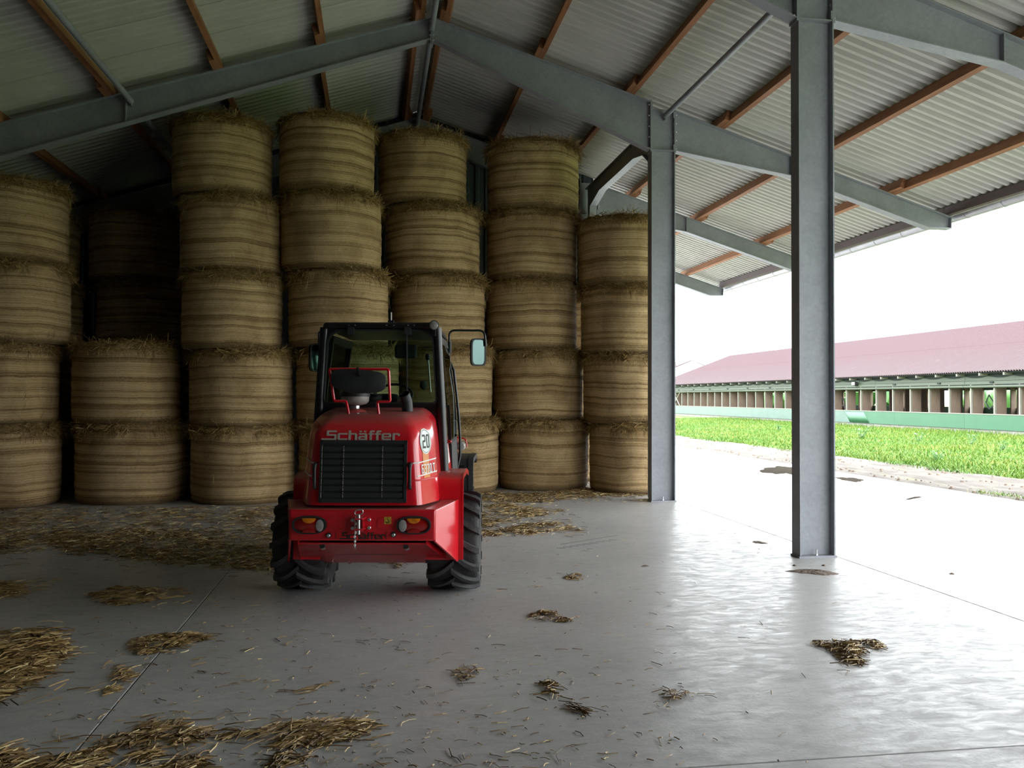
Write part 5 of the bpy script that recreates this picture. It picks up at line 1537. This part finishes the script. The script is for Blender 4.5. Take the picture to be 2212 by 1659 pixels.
# big heaps on the closed side, near the camera
pile([(-60, 1375), (40, 1358), (105, 1362), (130, 1385), (148, 1408), (110, 1440), (60, 1480), (0, 1510), (-60, 1530)], 1500, 0.05, 'thick straw heap by the closed side, the nearest large one', (0.05, 0.2), (0.0022, 0.0045), 0.4, 0.7)
pile([(290, 1385), (340, 1372), (420, 1368), (455, 1378), (430, 1395), (370, 1410), (300, 1416)], 520, 0.03, 'brown oval straw patch beside the floor joint', (0.04, 0.14), (0.002, 0.004), 0.3, 0.7, stray=0.03)
pile([(-40, 1600), (40, 1628), (120, 1640), (220, 1618), (330, 1585), (300, 1610), (200, 1640), (230, 1670), (120, 1690), (-40, 1690)], 800, 0.03, 'long ragged straw drift across the floor joint', (0.05, 0.18), (0.0022, 0.0042), 0.5, 0.6)
pile([(230, 1592), (300, 1585), (320, 1592), (240, 1622), (215, 1620)], 160, 0.02, 'small tuft at the tip of the ragged straw drift', (0.04, 0.15), (0.002, 0.004), 0.5, 0.6)
pile([(300, 1565), (380, 1555), (440, 1580), (420, 1600), (370, 1610), (330, 1640), (360, 1655), (430, 1640), (440, 1655), (340, 1668), (310, 1640)], 420, 0.025, 'forked straw tuft next to the wide thin straw patch', (0.05, 0.17), (0.0022, 0.004), 0.5, 0.7)
pile([(500, 1592), (560, 1572), (650, 1560), (740, 1558), (805, 1568), (790, 1590), (720, 1605), (640, 1612), (520, 1612)], 640, 0.022, 'wide thin straw patch in front of the loader, close to the camera', (0.05, 0.2), (0.002, 0.004), 0.35, 0.45)
pile([(570, 1640), (640, 1622), (680, 1635), (600, 1665), (540, 1668)], 90, 0.015, 'sparse straw strip below the wide thin patch', (0.04, 0.12), (0.002, 0.0036), 0.3, 0.8)
pile([(190, 1285), (250, 1268), (340, 1270), (425, 1275), (420, 1290), (330, 1298), (260, 1310), (210, 1302)], 620, 0.025, 'dim brown straw patch on the floor before the low bale pair', (0.04, 0.14), (0.002, 0.004), 0.2, 0.8, stray=0.03)
pile([(-40, 1262), (60, 1252), (130, 1250), (110, 1270), (40, 1288), (-40, 1300)], 420, 0.025, 'dim straw patch by the closed side wall', (0.04, 0.14), (0.002, 0.004), 0.2, 0.8, stray=0.03)
# trodden straw along the foot of the stacks
pile([(-60, 1098), (150, 1096), (400, 1094), (640, 1092), (640, 1160), (610, 1235), (400, 1225), (150, 1190), (-60, 1200)], 5200, 0.02, 'broad layer of trodden straw along the foot of the dim stacks', (0.05, 0.18), (0.0025, 0.0045), None, 1, 0.05, 'stuff')
pile([(110, 1150), (260, 1140), (420, 1150), (520, 1175), (440, 1205), (250, 1215), (130, 1195)], 1300, 0.045, 'darker raised clump in the trodden straw layer', (0.05, 0.16), (0.0025, 0.0045), None, 1, 0.1)
pile([(1020, 1060), (1100, 1066), (1180, 1064), (1262, 1050), (1300, 1066), (1405, 1064), (1400, 1071), (1250, 1078), (1160, 1088), (1060, 1084), (1015, 1080)], 2300, 0.045, 'golden straw litter along the foot of the bright stacks', (0.05, 0.17), (0.0028, 0.005), None, 1, 0.1)
pile([(1030, 1096), (1090, 1088), (1170, 1098), (1240, 1103), (1180, 1112), (1120, 1122), (1080, 1136), (1030, 1140)], 1100, 0.045, 'golden straw heap behind the rear tyre on the open side', (0.05, 0.16), (0.0025, 0.0046), None, 1, 0.12)
pile([(1030, 1148), (1100, 1142), (1160, 1128), (1215, 1130), (1266, 1148), (1200, 1148), (1120, 1158), (1030, 1158)], 1000, 0.04, 'long thin golden straw tongue on the floor past the rear tyre', (0.05, 0.16), (0.0025, 0.0046), None, 1, 0.1)
# single clumps on the bright floor
pile([(1745, 1392), (1775, 1384), (1850, 1384), (1895, 1386), (1905, 1400), (1868, 1412), (1860, 1435), (1838, 1458), (1818, 1455), (1822, 1430), (1800, 1412), (1768, 1402)], 420, 0.05, 'triangular straw clump lying alone on the bright floor', (0.04, 0.13), (0.002, 0.004), None, 1, 0.01)
pile([(1148, 1330), (1165, 1322), (1190, 1322), (1215, 1335), (1235, 1343), (1200, 1345), (1160, 1342)], 260, 0.04, 'compact reddish brown straw clump in the middle of the floor', (0.03, 0.10), (0.0018, 0.0035), None, 1, 0.02)
pile([(980, 1448), (1010, 1440), (1038, 1446), (1036, 1462), (1020, 1472), (985, 1460)], 34, 0.02, 'small scatter of pale stalks in front of the rear wheel', (0.05, 0.13), (0.002, 0.0035), 0.2, 0.8)
pile([(1160, 1478), (1195, 1470), (1215, 1488), (1185, 1508), (1165, 1525)], 46, 0.035, 'curled tuft of yellow stalks on the open floor', (0.05, 0.12), (0.0022, 0.004), None, 1, 0.02)
pile([(1200, 1505), (1225, 1508), (1262, 1530), (1282, 1534), (1250, 1548), (1232, 1530)], 26, 0.02, 'loose bundle of long stalks beside the curled tuft', (0.07, 0.18), (0.0018, 0.0032), -0.9, 0.35, 0.0)
pile([(1428, 1500), (1462, 1490), (1490, 1488), (1478, 1505), (1440, 1516)], 30, 0.025, 'small yellow straw tuft between the curled tuft and the triangular clump', (0.05, 0.11), (0.002, 0.0036), 0.3, 0.8)
pile([(1215, 1246), (1250, 1240), (1275, 1248), (1295, 1252), (1240, 1254)], 70, 0.02, 'thin straw wisp on the floor to the open side of the loader', (0.04, 0.12), (0.002, 0.0036), None, 1, 0.1)
pile([(840, 1215), (862, 1220), (880, 1216), (866, 1228), (848, 1226)], 50, 0.02, 'little straw wisp on the floor under the loader', (0.05, 0.12), (0.002, 0.0036), None, 1, 0.1)
pile([(645, 1490), (690, 1480), (720, 1474), (700, 1492), (665, 1500)], 14, 0.01, 'few crossed stalks beyond the wide thin patch', (0.07, 0.16), (0.002, 0.0034), 0.45, 0.3, 0.0)
pile([(250, 1450), (320, 1425), (340, 1430), (290, 1460), (245, 1510), (235, 1508)], 120, 0.012, 'straw caught in the floor joint', (0.03, 0.12), (0.0018, 0.0034), 0.7, 0.5, 0.1)
# stray single stalks and chaff all over the floor
rng = random.Random(77); mb = MB()
for _ in range(1150):
    px = rng.triangular(-60, 2000, 350); py = 1659 - 560 * rng.random() ** 1.35
    if py < 1110 and px < 1000: continue
    if px > 1500 and rng.random() < 0.65: continue
    p = floor_at(px, py)
    if p.y > 14 or p.x < -7.5: continue
    a = rng.gauss(0.35, 0.8) if rng.random() < 0.7 else rng.uniform(0, 6.28)
    L = 0.015 + 0.09 * rng.random() ** 2.2; d = Vector((math.cos(a), math.sin(a), rng.gauss(0, 0.03)))
    straw(mb, Vector((p.x, p.y, 0.004)), d, L, rng.uniform(0.0014, 0.0032), Vector((rng.gauss(0, 0.006), rng.gauss(0, 0.006), rng.uniform(0, 0.006))), rng)
o = bpy.data.objects.new('scattered_straw', raw_mesh(mb, 'scattered_straw', M['straw'])); link(o)
tag(o, 'single straw stalks and chaff strewn over the concrete floor', 'straw', None, 'stuff')

# tyre print left on the floor beyond the rear wheel
tp = MB()
for k in range(9):
    for s in (0, 1):
        c = floor_at(1212 + k * 14 + s * 6, 1184 - k * 2.2 - s * 9); L = 0.10; a = 0.5 if s else -0.35
        u = Vector((math.cos(a), math.sin(a), 0)) * L * 0.5; v = Vector((-math.sin(a), math.cos(a), 0)) * 0.016
        tp.hexa([c - u - v, c + u - v, c + u + v, c - u + v], [q + Vector((0, 0, 0.0012)) for q in (c - u - v, c + u - v, c + u + v, c - u + v)])
tag(tp.build('tyre_print', M['print']), 'faint row of tyre lug prints on the floor past the golden straw', 'tyre print', None, 'stuff')
